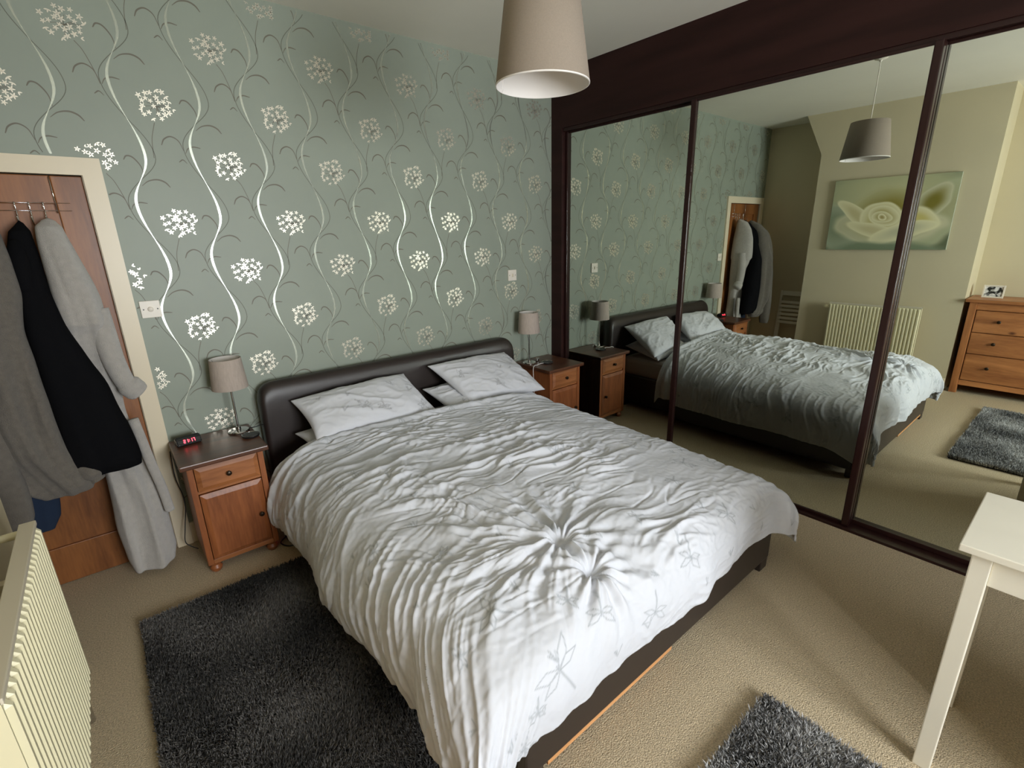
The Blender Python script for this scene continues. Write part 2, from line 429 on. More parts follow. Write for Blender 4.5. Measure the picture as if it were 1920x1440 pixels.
# flower heads: a disc of small five-petalled florets
def flower_mesh(seed, xc=None, zc=None):
    r = random.Random(seed); V, F = [], []; pts = []
    tries = 0
    while len(pts) < 26 and tries < 4000:
        tries += 1
        a = r.random() * 2 * PI; d = math.sqrt(r.random()) * 0.073
        p = (d * math.cos(a) * 1.08, d * math.sin(a) * 0.92)
        if all(math.hypot(p[0] - q[0], p[1] - q[1]) > 0.0190 for q in pts): pts.append(p)
    for (x, z) in pts:
        if xc is not None and not (wall_ok(xc + x - 0.012, zc + z - 0.012) and wall_ok(xc + x + 0.012, zc + z + 0.012) and wall_ok(xc + x - 0.012, zc + z + 0.012)): continue
        rad = r.uniform(0.0100, 0.0150); a0 = r.random() * 2 * PI
        npet = r.choice((5, 5, 5, 3, 2)) if math.hypot(x, z) > 0.05 else 5
        for q in range(npet):
            a = a0 + q * 2 * PI / 5; ca, sa = math.cos(a), math.sin(a); b = len(V)
            for (u, v) in ((0, -0.14), (0.55, -0.21), (0.97, -0.07), (0.97, 0.07), (0.55, 0.21), (0, 0.14)):
                V.append((x + rad * (u * ca - v * sa), 0, z + rad * (u * sa + v * ca)))
            F.append(tuple(range(b, b + 6)))
    return pyd('flower_head', V, F)
FM = [flower_mesh(s) for s in (3, 8)]
for me in FM: me.materials.append(MATS['flower_print'])
def twig_mesh(seed):
    r = random.Random(seed); V, F = [], []
    for q in range(16):
        a = r.random() * 2 * PI; d = r.uniform(0.025, 0.062)
        C_ = curve2([(0, -0.01), (0.5 * d * math.cos(a), 0.5 * d * math.sin(a)), (d * math.cos(a) * 1.05, d * math.sin(a) * 0.9)], 3)
        b = len(V)
        ribbon(C_, [0.0016] * len(C_), V, F)
    V = [(v[0], 0, v[2]) for v in V]
    return pyd('flower_twigs', V, F)
TM = twig_mesh(5); TM.materials.append(MATS['leaf_print'])
for k in range(-5, 11):
    xc = 0.395 + PX * k; z0 = 0.700 if k % 2 == 0 else 0.985
    for j in range(-1, 5):
        zc = z0 + PZ * j
        inside = [wall_ok(xc + a, zc + b) for a in (-0.08, 0, 0.08) for b in (-0.075, 0, 0.075)]
        if not any(inside): continue
        fme = FM[(k + j) % 2] if all(inside) else flower_mesh((3, 8)[(k + j) % 2], xc, zc)
        if len(fme.polygons) == 0: continue
        if not all(inside): fme.materials.append(MATS['flower_print'])
        o = bpy.data.objects.new('flower_head', fme); COL.objects.link(o); o.parent = wb; o.location = (xc, YP - 0.0006, zc)
        if not all(inside): continue
        t_ = bpy.data.objects.new('flower_twigs', TM); COL.objects.link(t_); t_.parent = o; t_.location = (0, 0.0004, 0)

# ================================================================== FITTED WARDROBE
wr = thing('sliding_wardrobe', (3.06, 1.2, 0), 'dark mahogany fitted wardrobe with three tall sliding mirror doors', 'wardrobe')
def wl(c): return (c[0] - 3.06, c[1] - 1.2, c[2])
def wbox(name, lo, hi, m, parent=wr, bev=0.0): return box(name, wl(lo), wl(hi), m, parent, bev)
YE = -0.62
wbox('fascia', (3.065, YE, 2.478), (3.09, YW, ZC), 'mahogany')
wbox('end_post', (3.065, 3.02, 0), (3.10, YW, 2.478), 'mahogany')
wbox('end_liner', (3.10, 3.10, 0), (XR, YW, 2.478), 'mahogany')
wbox('top_track', (3.075, YE, 2.455), (3.20, 3.02, 2.478), 'frame_brown')
wbox('floor_track', (3.02, YE, 0.0), (3.20, 3.02, 0.016), 'frame_brown', bev=0.002)
wbox('side_panel', (3.065, YE - 0.02, 0), (XR, YE, ZC), 'mahogany')
def mdoor(y0, y1, x, zb):
    d = wbox('mirror_door', (x + 0.006, y0 + 0.01, 0.02), (x + 0.026, y1 - 0.01, 2.454), 'mahogany')
    wbox('mirror_pane', (x, y0 + 0.02, zb - 0.005), (x + 0.005, y1 - 0.02, 2.452), 'mirror', d)
    for a, b in ((y0, y0 + 0.036), (y1 - 0.036, y1)):
        wbox('stile', (x - 0.016, a, 0.018), (x + 0.024, b, 2.4545), 'frame_brown', d, bev=0.006)
    wbox('bottom_rail', (x - 0.008, y0 + 0.036, 0.018), (x + 0.022, y1 - 0.036, zb), 'frame_brown', d, bev=0.003)
    wbox('top_rail', (x - 0.004, y0 + 0.036, 2.440), (x + 0.022, y1 - 0.036, 2.4545), 'frame_brown', d, bev=0.002)
mdoor(1.852, 3.03, 3.118, 0.040)
mdoor(0.676, 1.888, 3.062, 0.034)
mdoor(YE, 0.712, 3.112, 0.044)

# ================================================================== BED
bed = thing('bed', (1.54, 1.95, 0), 'king size bed with dark brown leather sleigh headboard and low base', 'bed')
def bl(c): return (c[0] - 1.54, c[1] - 1.95, c[2])
def headboard():
    x0, x1 = 0.585, 2.505
    # side profile (y, z), rolled back at the top
    prof = [(3.005, 0.06), (3.000, 0.30), (2.995, 0.60), (2.992, 0.74), (2.995, 0.82), (3.012, 0.868), (3.045, 0.890), (3.080, 0.884), (3.102, 0.862), (3.108, 0.80), (3.105, 0.40), (3.105, 0.06)]
    prof = [(v.x, v.y) for v in smooth_path([(p[0], p[1], 0) for p in prof], 5)]
    n = len(prof); V = []; F = []
    # rounded shoulders: the last 9 cm at each end dips
    xs = list(np.linspace(0, 0.10, 9)) ; W_ = x1 - x0
    cols = [x0 + a for a in xs] + [x0 + W_ * t for t in np.linspace(0.1, 0.9, 9)] + [x1 - a for a in xs[::-1]]
    cols = sorted(set(round(c, 5) for c in cols))
    cy_ = 3.05
    for x in cols:
        e = min(x - x0, x1 - x); q = max(0.0, 1 - e / 0.10)
        drop = 0.085 * (1 - math.sqrt(max(0, 1 - q * q))); th = 1 - 0.28 * (1 - math.sqrt(max(0, 1 - max(0, 1 - e / 0.03) ** 2)))
        for (y, z) in prof:
            zz = z if z < 0.6 else 0.6 + (z - 0.6) * (0.29 - drop) / 0.29
            V.append(bl((x, cy_ + (y - cy_) * th, zz)))
    m_ = len(cols)
    for i in range(m_ - 1):
        for j in range(n - 1):
            F.append((i * n + j, (i + 1) * n + j, (i + 1) * n + j + 1, i * n + j + 1))
        F.append((i * n + n - 1, (i + 1) * n + n - 1, (i + 1) * n, i * n))
    F.append(tuple(range(n))); F.append(tuple((m_ - 1) * n + j for j in range(n)))
    bm = bmesh.new(); bm.from_mesh(pyd('headboard', V, F)); o = link('headboard', fin(bm, 'headboard'), 'leather', bed, smooth=True)
    o.data.set_sharp_from_angle(angle=math.radians(60))
headboard()
def bbox(name, lo, hi, m, bev=0.0): return box(name, bl(lo), bl(hi), m, bed, bev, 3)
BX0, BX1, BF = 0.705, 2.375, 0.832
bbox('side_rail', (BX0, BF + 0.05, 0.058), (BX0 + 0.05, 2.995, 0.33), 'leather', 0.012)
bbox('side_rail', (BX1 - 0.05, BF + 0.05, 0.058), (BX1, 2.995, 0.33), 'leather', 0.012)
bbox('foot_board', (BX0, BF, 0.058), (BX1, BF + 0.05, 0.345), 'leather', 0.012)
bbox('slat_base', (BX0 + 0.05, BF + 0.05, 0.24), (BX1 - 0.05, 2.99, 0.29), 'rug_back')
lath = bbox('lath', (0.80, BF + 0.004, 0.040), (1.50, BF + 0.03, 0.058), 'pale_lath'); tag(lath, 'pale wooden lath showing under the foot board')
for x in (BX0 + 0.003, BX1 - 0.078):
    for y in (BF + 0.004, 2.90):
        bbox('leg', (x, y, 0.0), (x + 0.075, y + 0.075, 0.07), 'leather', 0.006)
mt = bbox('mattress', (BX0 + 0.06, BF + 0.055, 0.29), (BX1 - 0.06, 2.985, 0.495), 'sheet_cotton', 0.05)

# ------------------------------------------------------------------ duvet
def arclen_curve(pts, n):
    P = np.array([tuple(v)[:2] for v in smooth_path([(a, b, 0) for a, b in pts], 24)])
    d = np.r_[0, np.cumsum(np.hypot(*np.diff(P, axis=0).T))]
    t = np.linspace(0, d[-1], n); return np.interp(t, d, P[:, 0]), np.interp(t, d, P[:, 1]), t
NX, NY = 540, 500
def draw_lines(A, B, segs, wid):
    """darkness field of ink segments in cloth metres"""
    out = np.zeros_like(A)
    for (x0, y0, x1, y1, w_) in segs:
        lo = min(x0, x1) - 0.02; hi = max(x0, x1) + 0.02; lo2 = min(y0, y1) - 0.02; hi2 = max(y0, y1) + 0.02
        m_ = (A > lo) & (A < hi) & (B > lo2) & (B < hi2)
        if not m_.any(): continue
        a = A[m_]; b = B[m_]; dx, dy = x1 - x0, y1 - y0; l2 = dx * dx + dy * dy + 1e-12
        t = np.clip(((a - x0) * dx + (b - y0) * dy) / l2, 0, 1)
        d = np.hypot(a - x0 - t * dx, b - y0 - t * dy)
        v = np.clip(1 - d / (w_ * wid), 0, 1); out[m_] = np.maximum(out[m_], v)
    return out
def dragonfly(cx, cy, s, rot):
    segs = []
    def add(pts, w_=1.0):
        for p, q in zip(pts[:-1], pts[1:]):
            f = lambda p: (cx + s * (p[0] * math.cos(rot) - p[1] * math.sin(rot)), cy + s * (p[0] * math.sin(rot) + p[1] * math.cos(rot)))
            a = f(p); b = f(q); segs.append((*a, *b, w_))
    add([(0, 0.15), (0, -0.2), (0.03, -0.9)], 1.2)
    for sx in (-1, 1):
        for (ex, ey) in ((0.75, 0.45), (0.72, -0.12)):
            nx, ny = -ey * 0.18, ex * 0.18
            add([(0, 0.05), (sx * (ex * .5 + nx), ey * .5 + ny), (sx * ex, ey), (sx * (ex * .5 - nx), ey * .5 - ny), (0, 0)], 0.7)
    return segs
def sprig(cx, cy, s, rot):
    segs = []; r = random.Random(int(cx * 1e4) + int(cy * 1e3))
    for k in range(r.choice((3, 4, 5))):
        a = rot + r.uniform(-0.7, 0.7); l = s * r.uniform(0.5, 1)
        segs.append((cx, cy, cx + l * math.cos(a), cy + l * math.sin(a), 0.8))
    return segs
def dandelion(cx, cy, s):
    segs = [(cx, cy - s * 0.4, cx + 0.1 * s, cy - 1.3 * s, 0.9)]; r = random.Random(4)
    for k in range(22):
        a = r.uniform(0, 2 * PI); l = s * r.uniform(0.4, 0.75)
        segs.append((cx, cy - 0.3 * s, cx + l * math.cos(a), cy - 0.3 * s + l * math.sin(a), 0.55))
    for k in range(7):
        a = r.uniform(0.6, 2.4); l = s * r.uniform(0.9, 1.5); x, y = cx + l * math.cos(a), cy - 0.3 * s + l * math.sin(a)
        segs.append((x, y, x + 0.05 * s, y + 0.2 * s, 0.6))
    return segs
def make_duvet():
    px, pz, sa = arclen_curve([(0.505, 0.175), (0.490, 0.24), (0.500, 0.33), (0.560, 0.455), (0.66, 0.535), (0.80, 0.578), (1.10, 0.60), (1.54, 0.605), (2.0, 0.595), (2.22, 0.565), (2.35, 0.505), (2.415, 0.42), (2.435, 0.32), (2.44, 0.205)], NX)
    # along the bed, foot to head: (y, drop)
    fy, fd, ta = arclen_curve([(0.802, -0.365), (0.796, -0.27), (0.815, -0.18), (0.855, -0.115), (0.93, -0.075), (1.05, -0.052), (1.25, -0.035), (1.6, -0.012), (2.0, 0.0), (2.45, 0.012), (2.66, 0.02)], NY)
    X = np.tile(px, (NY, 1)); ZX = np.tile(pz, (NY, 1)); Yb = np.tile(fy[:, None], (1, NX)); D = np.tile(fd[:, None], (1, NX))
    A = np.tile(sa, (NY, 1)); B = np.tile(ta[:, None], (1, NX))
    # slanted head edge
    u = sstep(1.4, 2.66, Yb)
    Yb = Yb + u * (0.075 - 0.150 * (X - 0.8)) * 1.0
    top = 0.605
    dz1 = top - ZX; dz2 = -D
    k = 9.0
    sm = np.log(np.exp(k * np.maximum(dz1, -0.05) * 3) + np.exp(k * np.maximum(dz2, -0.05) * 3) - 1) / (3 * k)
    Z = top - np.minimum(sm, 0.44)
    # corners of the cloth pull in a little and hang lower at the foot corners
    cornerR = sstep(2.25, 2.44, X) * sstep(1.05, 0.80, Yb); cornerL = sstep(0.75, 0.50, X) * sstep(1.05, 0.80, Yb)
    Z -= 0.055 * cornerR + 0.03 * cornerL
    X += 0.045 * cornerR; Yb -= 0.03 * cornerR
    # long soft undulation of the filling
    Z += (0.020 * perlin(A * 1.9, B * 2.3, 3) + 0.010 * perlin(A * 4, B * 5, 4)) * sstep(0.25, 0.45, Z)
    # left side: hem bulges in and out
    hang = sstep(0.55, 0.25, Z) * sstep(0.9, 0.6, X)
    X += hang * (0.055 * perlin(A * 0.6, B * 2.2, 11) + 0.02 * perlin(A, B * 6, 12))
    hangR = sstep(0.52, 0.25, Z) * sstep(2.3, 2.42, X)
    X += hangR * (0.035 * perlin(A * 0.6, B * 3.0, 13))
    hangF = sstep(0.50, 0.30, Z) * sstep(0.95, 0.83, Yb)
    Yb += hangF * (0.030 * perlin(A * 2.6, B * 0.6, 14) + 0.022 * perlin(A * 9, B, 15))
    Z += hangF * 0.035 * perlin(A * 3.1, B * 0 + 0.3, 16)
    P = np.stack([X, Yb, Z], -1)
    du = np.gradient(P, axis=1); dv = np.gradient(P, axis=0); Nn = np.cross(du, dv); Nn /= np.linalg.norm(Nn, axis=-1, keepdims=True) + 1e-9
    # ---- wrinkles, in cloth metres (A across, B from the foot)
    wa = A + 0.10 * perlin(A * 2.2, B * 2.2, 21); wbb = B + 0.085 * perlin(A * 1.5, B * 1.7, 22) + 0.05 * perlin(A * 4.2, B * 3.6, 23)
    # cloth position of the two pinches
    def at(x, y):
        j = int(np.argmin(np.abs(px - x))); i = int(np.argmin(np.abs(fy - y))); return sa[j], ta[i]
    c1 = at(1.15, 1.13); c2 = at(1.13, 0.955)
    dF = np.hypot(A - c1[0], B - c1[1])
    smooth_foot = sstep(0.10, 0.42, np.hypot((A - (c1[0] - 0.38)) * 0.75, B - (c1[1] - 0.42)))     # calm patch near the foot
    calm_right = 1 - 0.5 * sstep(c1[0] + 0.35, c1[0] + 0.95, A)
    def ridge(n, w_): return np.exp(-(n / w_) ** 2)
    def patch(sx, sy, seed, lo=-0.15, hi=0.25): return sstep(lo, hi, perlin(A * sx, B * sy, seed))
    # creases lying across the bed, in patches
    r1 = ridge(perlin(wa / 0.55, wbb / 0.120, 41), 0.11) * patch(1.6, 2.6, 31)
    r2 = ridge(perlin(wa / 0.36 + 0.3 * B, wbb / 0.068, 42), 0.14) * patch(2.0, 3.0, 32)
    r3 = ridge(perlin(wa / 0.20 + 0.8 * B, wbb / 0.055 + 0.6 * A, 43), 0.17) * patch(3.0, 3.4, 33)
    # creases running in towards the first pinch from the left and the head
    dx = A - c1[0]; dy = B - c1[1]; rr_ = np.hypot(dx, dy); tht = np.arctan2(dy, -dx) + 0.5 * perlin(A * 2.4, B * 2.4, 24)
    p1 = ridge(perlin(tht * 4.2, rr_ / 0.55 + 3, 45), 0.14); p2 = ridge(perlin(tht * 8.0, rr_ / 0.30, 46), 0.16) * patch(2.4, 2.4, 34, -0.2, 0.2)
    toward = sstep(1.25, 0.35, rr_) * sstep(0.35, -0.25, dx)
    crump = perlin(A / 0.085, B / 0.075, 47); crump2 = ridge(perlin(wa / 0.07, wbb / 0.05, 48), 0.2)
    n4 = perlin(wa / 0.40, wbb / 0.17, 44)
    h = (0.0130 * r1 + 0.0100 * r2 + 0.0085 * r3) * (1 - 0.45 * toward) + toward * (0.0135 * p1 + 0.0090 * p2) + 0.007 * n4 + 0.0038 * crump + 0.0055 * crump2 * patch(2.5, 2.5, 35)
    h *= 1.15
    cr1 = np.exp(-(perlin(wa / 0.33 + 0.5 * B, wbb / 0.088 - 0.3 * A, 58) / 0.055) ** 2) * patch(2.2, 3.0, 59, -0.05, 0.25)
    cr2 = np.exp(-(perlin(tht * 5.5, rr_ / 0.40, 60) / 0.06) ** 2) * toward
    h -= 0.0070 * cr1 + 0.0070 * cr2
    h *= (0.15 + 0.85 * smooth_foot) * calm_right
    # folds running down the left side (near the foot they get long and deep)
    left = sstep(0.66, 0.30, A - sa[0]) * (0.45 + 0.55 * sstep(0.0, 0.16, A - sa[0]))
    kk = 0.45 + 1.0 * sstep(1.2, 0.2, B); lb = B - kk * (A - sa[0]) + 0.05 * perlin(A * 3, B * 3, 53); lf = perlin(A * 1.1, (lb + 0.04 * perlin(A * 5, B * 4, 57)) / 0.115, 51); lf2 = perlin(A * 1.8, lb / 0.055, 52)
    h = h * (1 - 0.7 * left) + left * (0.018 * ridge(lf, 0.17) * (0.3 + 0.7 * patch(1.5, 2.2, 54)) + 0.009 * ridge(lf2, 0.19) * patch(2.2, 3.0, 55) + 0.010 * perlin(A * 1.4, lb / 0.16, 56)) * (0.45 + 0.55 * sstep(1.3, 0.5, B))
    # folds on the foot overhang
    ft = sstep(0.34, 0.10, B) * (1 - left)
    h = h * (1 - 0.6 * ft) + ft * 0.008 * perlin(A / 0.10, B * 1.5, 61)
    # pinches: radial creases around two points
    for (c, s, n_, seed) in ((c1, 0.34, 11, 1), (c2, 0.20, 9, 2)):
        dx = A - c[0]; dy = B - c[1]; r_ = np.hypot(dx, dy) + 1e-6; th = np.arctan2(dy, dx)
        wv = np.cos(n_ * th + 2.2 * perlin(r_ * 5, th * 1.3, 70 + seed)) * 0.6 + 0.5 * np.cos((n_ * 1.7) * th + 1.3 + seed)
        fall = np.exp(-(r_ / s) ** 1.5) * sstep(0.0, 0.07, r_)
        h = h * (1 - 0.75 * np.exp(-(r_ / (s * 0.8)) ** 2)) + 0.019 * wv * fall - 0.045 * np.exp(-(r_ / 0.035) ** 2) + 0.016 * np.exp(-((r_ - 0.06) / 0.04) ** 2)
    # turned-over band with parallel creases at the head
    hb = ta[-1] - B
    h += sstep(0.30, 0.05, hb) * (0.010 * np.cos(hb / 0.042 * PI + 1.5 * perlin(A * 1.4, B * 3, 81))) + 0.012 * sstep(0.16, 0.13, hb)
    h += 0.0018 * perlin(A / 0.02, B / 0.02, 91)
    P = P + Nn * h[..., None]
    # the head edge tucks down
    P[..., 2] -= 0.05 * sstep(0.035, 0.0, hb)
    V = P.reshape(-1, 3)
    me = np_mesh('duvet', V, grid_faces(NX, NY))
    # ---- printed dragonflies, sprigs and a dandelion
    segs = []
    for (x, y, s, r_) in ((0.83, 0.815, 0.12, 0.5), (0.74, 1.03, 0.085, 0.9), (1.05, 0.845, 0.075, 2.8), (1.30, 0.80, 0.085, 2.9), (1.56, 0.83, 0.085, 2.7), (1.9, 0.86, 0.07, 2.4), (2.1, 1.2, 0.07, 2.0), (0.62, 1.6, 0.06, 1.0)):
        segs += dragonfly(*at(x, y), s, r_)
    a, b = at(0.68, 0.795); segs += dandelion(a, b - 0.03, 0.085)
    rr = random.Random(12)
    for i in range(10):
        for j in range(10):
            a = (i + rr.random() * 0.9) * sa[-1] / 10; b = (j + rr.random() * 0.9) * ta[-1] / 10
            segs += sprig(a, b, rr.uniform(0.03, 0.055), rr.uniform(0.6, 2.4)) if rr.random() < 0.8 else dragonfly(a, b, 0.05, rr.uniform(0, 3))
    ink = draw_lines(A, B, segs, 0.0050).ravel()
    c = np.ones((len(V), 3)); c *= (1 - 0.40 * ink)[:, None]; c[:, 0] *= 1 - 0.03 * ink
    colattr(me, 'print', c)
    o = link('duvet', me, 'bedding', None, smooth=True)
    so = o.modifiers.new('thickness', 'SOLIDIFY'); so.thickness = 0.010; so.offset = -1
    tag(o, 'crumpled white duvet with grey dragonfly print spread over the bed', 'duvet')
make_duvet()

# ------------------------------------------------------------------ pillows
def pillow(corners, th, label, seed, sag=0.0, group='pillows on the bed', m='pillow_cotton', lines=True):
    """corners: TL TR BR BL in world space (flat outline), th: half thickness"""
    n = 90; u = np.linspace(-1, 1, n); U, Vv = np.meshgrid(u, u[: int(n * 0.75)] if False else u)
    TL, TR, BR, BL = [np.array(c, float) for c in corners]
    a = ((U + 1) / 2)[..., None]; b = ((Vv + 1) / 2)[..., None]
    base = (BL * (1 - a) + BR * a) * (1 - b) + (TL * (1 - a) + TR * a) * b
    nrm = np.cross(BR - BL, TL - BL); nrm /= np.linalg.norm(nrm)
    # edges pull in between the corners
    ctr = (TL + TR + BR + BL) / 4
    pull = 0.045 * (1 - U ** 2) * Vv ** 8 + 0.045 * (1 - Vv ** 2) * U ** 8
    base = base + (ctr - base) * (pull * 1.3)[..., None]
    prof = np.clip(1 - np.abs(U) ** 2.6, 0, 1) ** 0.55 * np.clip(1 - np.abs(Vv) ** 2.6, 0, 1) ** 0.55
    wl_ = np.linalg.norm(TR - TL); hl = np.linalg.norm(TL - BL)
    A = U * wl_ / 2; B = Vv * hl / 2
    wr_ = 0.007 * np.exp(-(perlin(A / 0.26 + 1.4 * B, B / 0.12 + 1.5 * A, seed) / 0.16) ** 2) + 0.009 * perlin(A / 0.13, B / 0.12, seed + 1) + 0.003 * np.exp(-(perlin(A / 0.07, B / 0.05, seed + 2) / 0.2) ** 2)
    wr_ = wr_ * np.clip(prof * 2.2, 0, 1)
    top = base + nrm * (th * prof + wr_ + 0.003)[..., None]
    bot = base - nrm * (th * 0.8 * prof + 0.003 * (1 - 0 * prof))[..., None]
    V = np.concatenate([top.reshape(-1, 3), bot.reshape(-1, 3)])
    F1 = grid_faces(n, n); F2 = F1[:, ::-1] + n * n
    idx = np.arange(n * n).reshape(n, n); rim = np.concatenate([idx[0, :], idx[1:, -1], idx[-1, -2::-1], idx[-2:0:-1, 0]])
    r2 = np.roll(rim, -1); F3 = np.stack([r2, rim, rim + n * n, r2 + n * n], 1)
    o_c = V.mean(0); me = np_mesh('pillow', V - o_c, np.concatenate([F1, F2, F3]))
    rr = random.Random(seed); segs = []
    for k in range(9):
        x = rr.uniform(-0.42, 0.42) * wl_; y = rr.uniform(-0.4, 0.4) * hl
        segs += sprig(x, y, rr.uniform(0.03, 0.06), rr.uniform(0.4, 2.6)) if k % 3 else dragonfly(x, y, 0.05, rr.uniform(0, 3))
    ink = draw_lines(A, B, segs, 0.0062).ravel()
    ink = np.concatenate([ink, ink * 0]); c = np.ones((len(V), 3)) * (1 - 0.40 * ink)[:, None]
    colattr(me, 'print', c)
    o = link('pillow', me, m, None, smooth=True); o.location = o_c
    tag(o, label, 'pillow', group); return o
pillow([(0.735, 2.95, 0.775), (1.475, 2.95, 0.795), (1.545, 2.63, 0.585), (0.765, 2.66, 0.60)], 0.075, 'white patterned pillow leaning on the headboard beside the alarm clock cabinet', 101)
pillow([(0.725, 2.93, 0.575), (1.46, 2.95, 0.575), (1.50, 2.58, 0.530), (0.74, 2.58, 0.530)], 0.045, 'lower pillow flattened beneath the pillow nearest the alarm clock', 111)
pillow([(1.66, 2.94, 0.815), (2.36, 2.955, 0.795), (2.42, 2.55, 0.565), (1.78, 2.60, 0.59)], 0.075, 'white patterned pillow leaning on the headboard on the wardrobe side', 121)
pillow([(1.60, 2.93, 0.66), (2.33, 2.95, 0.60), (2.36, 2.55, 0.525), (1.64, 2.58, 0.545)], 0.06, 'lower pillow poking out beneath the pillow on the wardrobe side', 131)

# ================================================================== BEDSIDE CABINETS
def frustum(name, lo, hi, bev, dep, m, parent):
    """raised panel facing -y: back rectangle lo..hi, front face inset by bev"""
    x0, y0, z0 = lo; x1, y1, z1 = hi; ym = y0 + dep
    V = [(x0, y1, z0), (x1, y1, z0), (x1, y1, z1), (x0, y1, z1), (x0, ym, z0), (x1, ym, z0), (x1, ym, z1), (x0, ym, z1),
         (x0 + bev, y0, z0 + bev), (x1 - bev, y0, z0 + bev), (x1 - bev, y0, z1 - bev), (x0 + bev, y0, z1 - bev)]
    F = [(0, 1, 2, 3), (8, 9, 10, 11)] + [(i, (i + 1) % 4, 4 + (i + 1) % 4, 4 + i) for i in range(4)] + [(4 + i, 4 + (i + 1) % 4, 8 + (i + 1) % 4, 8 + i) for i in range(4)]
    bm = bmesh.new(); bm.from_mesh(pyd(name, V, F)); return link(name, fin(bm, name), m, parent)
def knob(parent, c, m='knob_dark', r=0.013, axis='y', s=-1):
    return lathe('knob', [(r * 0.4, 0), (r * 0.45, s * 0.008), (r * 0.95, s * 0.012), (r, s * 0.017), (r * 0.75, s * 0.022), (r * 0.2, s * 0.024)], m, parent, c, 20, axis)
def bedside(loc, label):
    # local: x centred, y=0 front of the carcass, z=0 floor
    t = thing('bedside_cabinet', loc, label, 'bedside cabinet', 'stained pine bedside cabinets')
    W, Dp, Hh = 0.175, 0.385, 0.615
    box('side_panel', (-W, 0.0, 0.055), (-W + 0.028, Dp, Hh), 'pine_stain', t, 0.003)
    box('side_panel', (W - 0.028, 0.0, 0.055), (W, Dp, Hh), 'pine_stain', t, 0.003)
    box('back_panel', (-W + 0.028, Dp - 0.012, 0.06), (W - 0.028, Dp, Hh), 'pine_stain', t)
    box('bottom_rail', (-W + 0.028, 0.004, 0.055), (W - 0.028, Dp - 0.012, 0.080), 'pine_stain_x', t, 0.002)
    box('divider_rail', (-W + 0.028, 0.010, 0.462), (W - 0.028, Dp - 0.012, 0.476), 'pine_stain_x', t, 0.001)
    box('top', (-0.202, -0.024, Hh), (0.202, Dp + 0.02, 0.641), 'pine_top', t, 0.006)
    d = frustum('drawer', (-W + 0.031, -0.010, 0.479), (W - 0.031, 0.012, Hh - 0.006), 0.022, 0.010, 'pine_stain_x', t)
    knob(d, (0, -0.010, 0.546))
    dd = frustum('door', (-W + 0.031, -0.010, 0.083), (W - 0.031, 0.012, 0.459), 0.024, 0.010, 'pine_stain', t)
    knob(dd, (W - 0.063, -0.010, 0.262))
    for x in (-W + 0.035, W - 0.035):
        for y in (0.03, Dp - 0.035):
            lathe('foot', [(0.016, 0), (0.026, 0.010), (0.030, 0.026), (0.022, 0.042), (0.028, 0.056)], 'pine_stain', t, (x, y, 0), 20)
    return t
bsL = bedside((0.322, 2.715, 0), 'reddish pine bedside cabinet with alarm clock next to the door')
bsR = copy_thing(bsL, (2.808, 2.715, 0)); bsR['label'] = 'reddish pine bedside cabinet in the corner against the mirrored wardrobe'

# ------------------------------------------------------------------ bedside lamps
def table_lamp(loc, label):
    t = thing('table_lamp', loc, label, 'lamp', 'matching bedside lamps')
    lathe('base', [(0.055, 0), (0.056, 0.006), (0.052, 0.011), (0.014, 0.014), (0.012, 0.030), (0.006, 0.034)], 'chrome', t, seg=40)
    lathe('stem', [(0.006, 0.03), (0.006, 0.335)], 'chrome', t, seg=16)
    lathe('lamp_holder', [(0.013, 0.300), (0.016, 0.305), (0.016, 0.345), (0.010, 0.36)], 'plastic_white', t, seg=20)
    sh = lathe('shade', [(0.091, 0.262), (0.0915, 0.264), (0.0785, 0.428), (0.078, 0.430)], 'shade_fabric', t, seg=56, cap=False)
    lathe('shade_lining', [(0.0898, 0.2625), (0.0768, 0.4295)], 'shade_liner', sh, seg=56, cap=False)
    V, F = [], []
    for k in range(3):
        a = k * 2 * PI / 3 + 0.3
        tube_geo([(0.012 * math.cos(a), 0.012 * math.sin(a), 0.335), (0.0765 * math.cos(a), 0.0765 * math.sin(a), 0.420)], 0.0014, 6, V, F)
    link('shade_spider', pyd('shade_spider', V, F), 'chrome', sh, smooth=True)
    return t
lpL = table_lamp((0.452, 3.02, 0.641), 'grey shaded chrome lamp on the cabinet with the alarm clock')
tube('cord', [(0.05, 0.01, 0.004), (0.085, -0.005, 0.006), (0.13, 0.01, 0.004), (0.15, 0.05, -0.05), (0.152, 0.06, -0.3)], 0.003, 'cable_black', lpL)
lpR = table_lamp((2.672, 3.005, 0.641), 'grey shaded chrome lamp on the cabinet beside the wardrobe')

# round dark coaster / charging pads
def disc(name, c, r, h, label, cat, rimmed=True):
    t = thing(name, c, label, cat)
    lathe('body', [(r * 0.94, 0), (r, h * 0.3), (r, h * 0.8), (r * 0.95, h)], 'plastic_black', t, seg=40)
    lathe('top_disc', [(r * 0.80, h), (r * 0.78, h + 0.0012)], 'screw_dark', t, seg=40)
    lathe('rim', [(r * 0.97, h * 0.9), (r * 0.985, h + 0.001), (r * 0.93, h + 0.0015), (r * 0.91, h * 0.9)], 'chrome', t, seg=40, cap=False)
    return t
disc('charging_pad', (0.486, 2.895, 0.641), 0.045, 0.012, 'round black charging pad in front of the lamp near the door', 'charging pad')
cp = disc('charging_pad', (2.775, 2.895, 0.641), 0.048, 0.012, 'round black charging pad with white cable on the far cabinet', 'charging pad')
tube('cable', [(-0.040, -0.004, 0.008), (-0.075, 0.0, 0.010), (-0.120, -0.004, 0.006), (-0.160, -0.012, 0.006), (-0.178, -0.02, -0.03), (-0.180, -0.03, -0.15), (-0.178, -0.035, -0.40)], 0.0028, 'cable_white', cp)
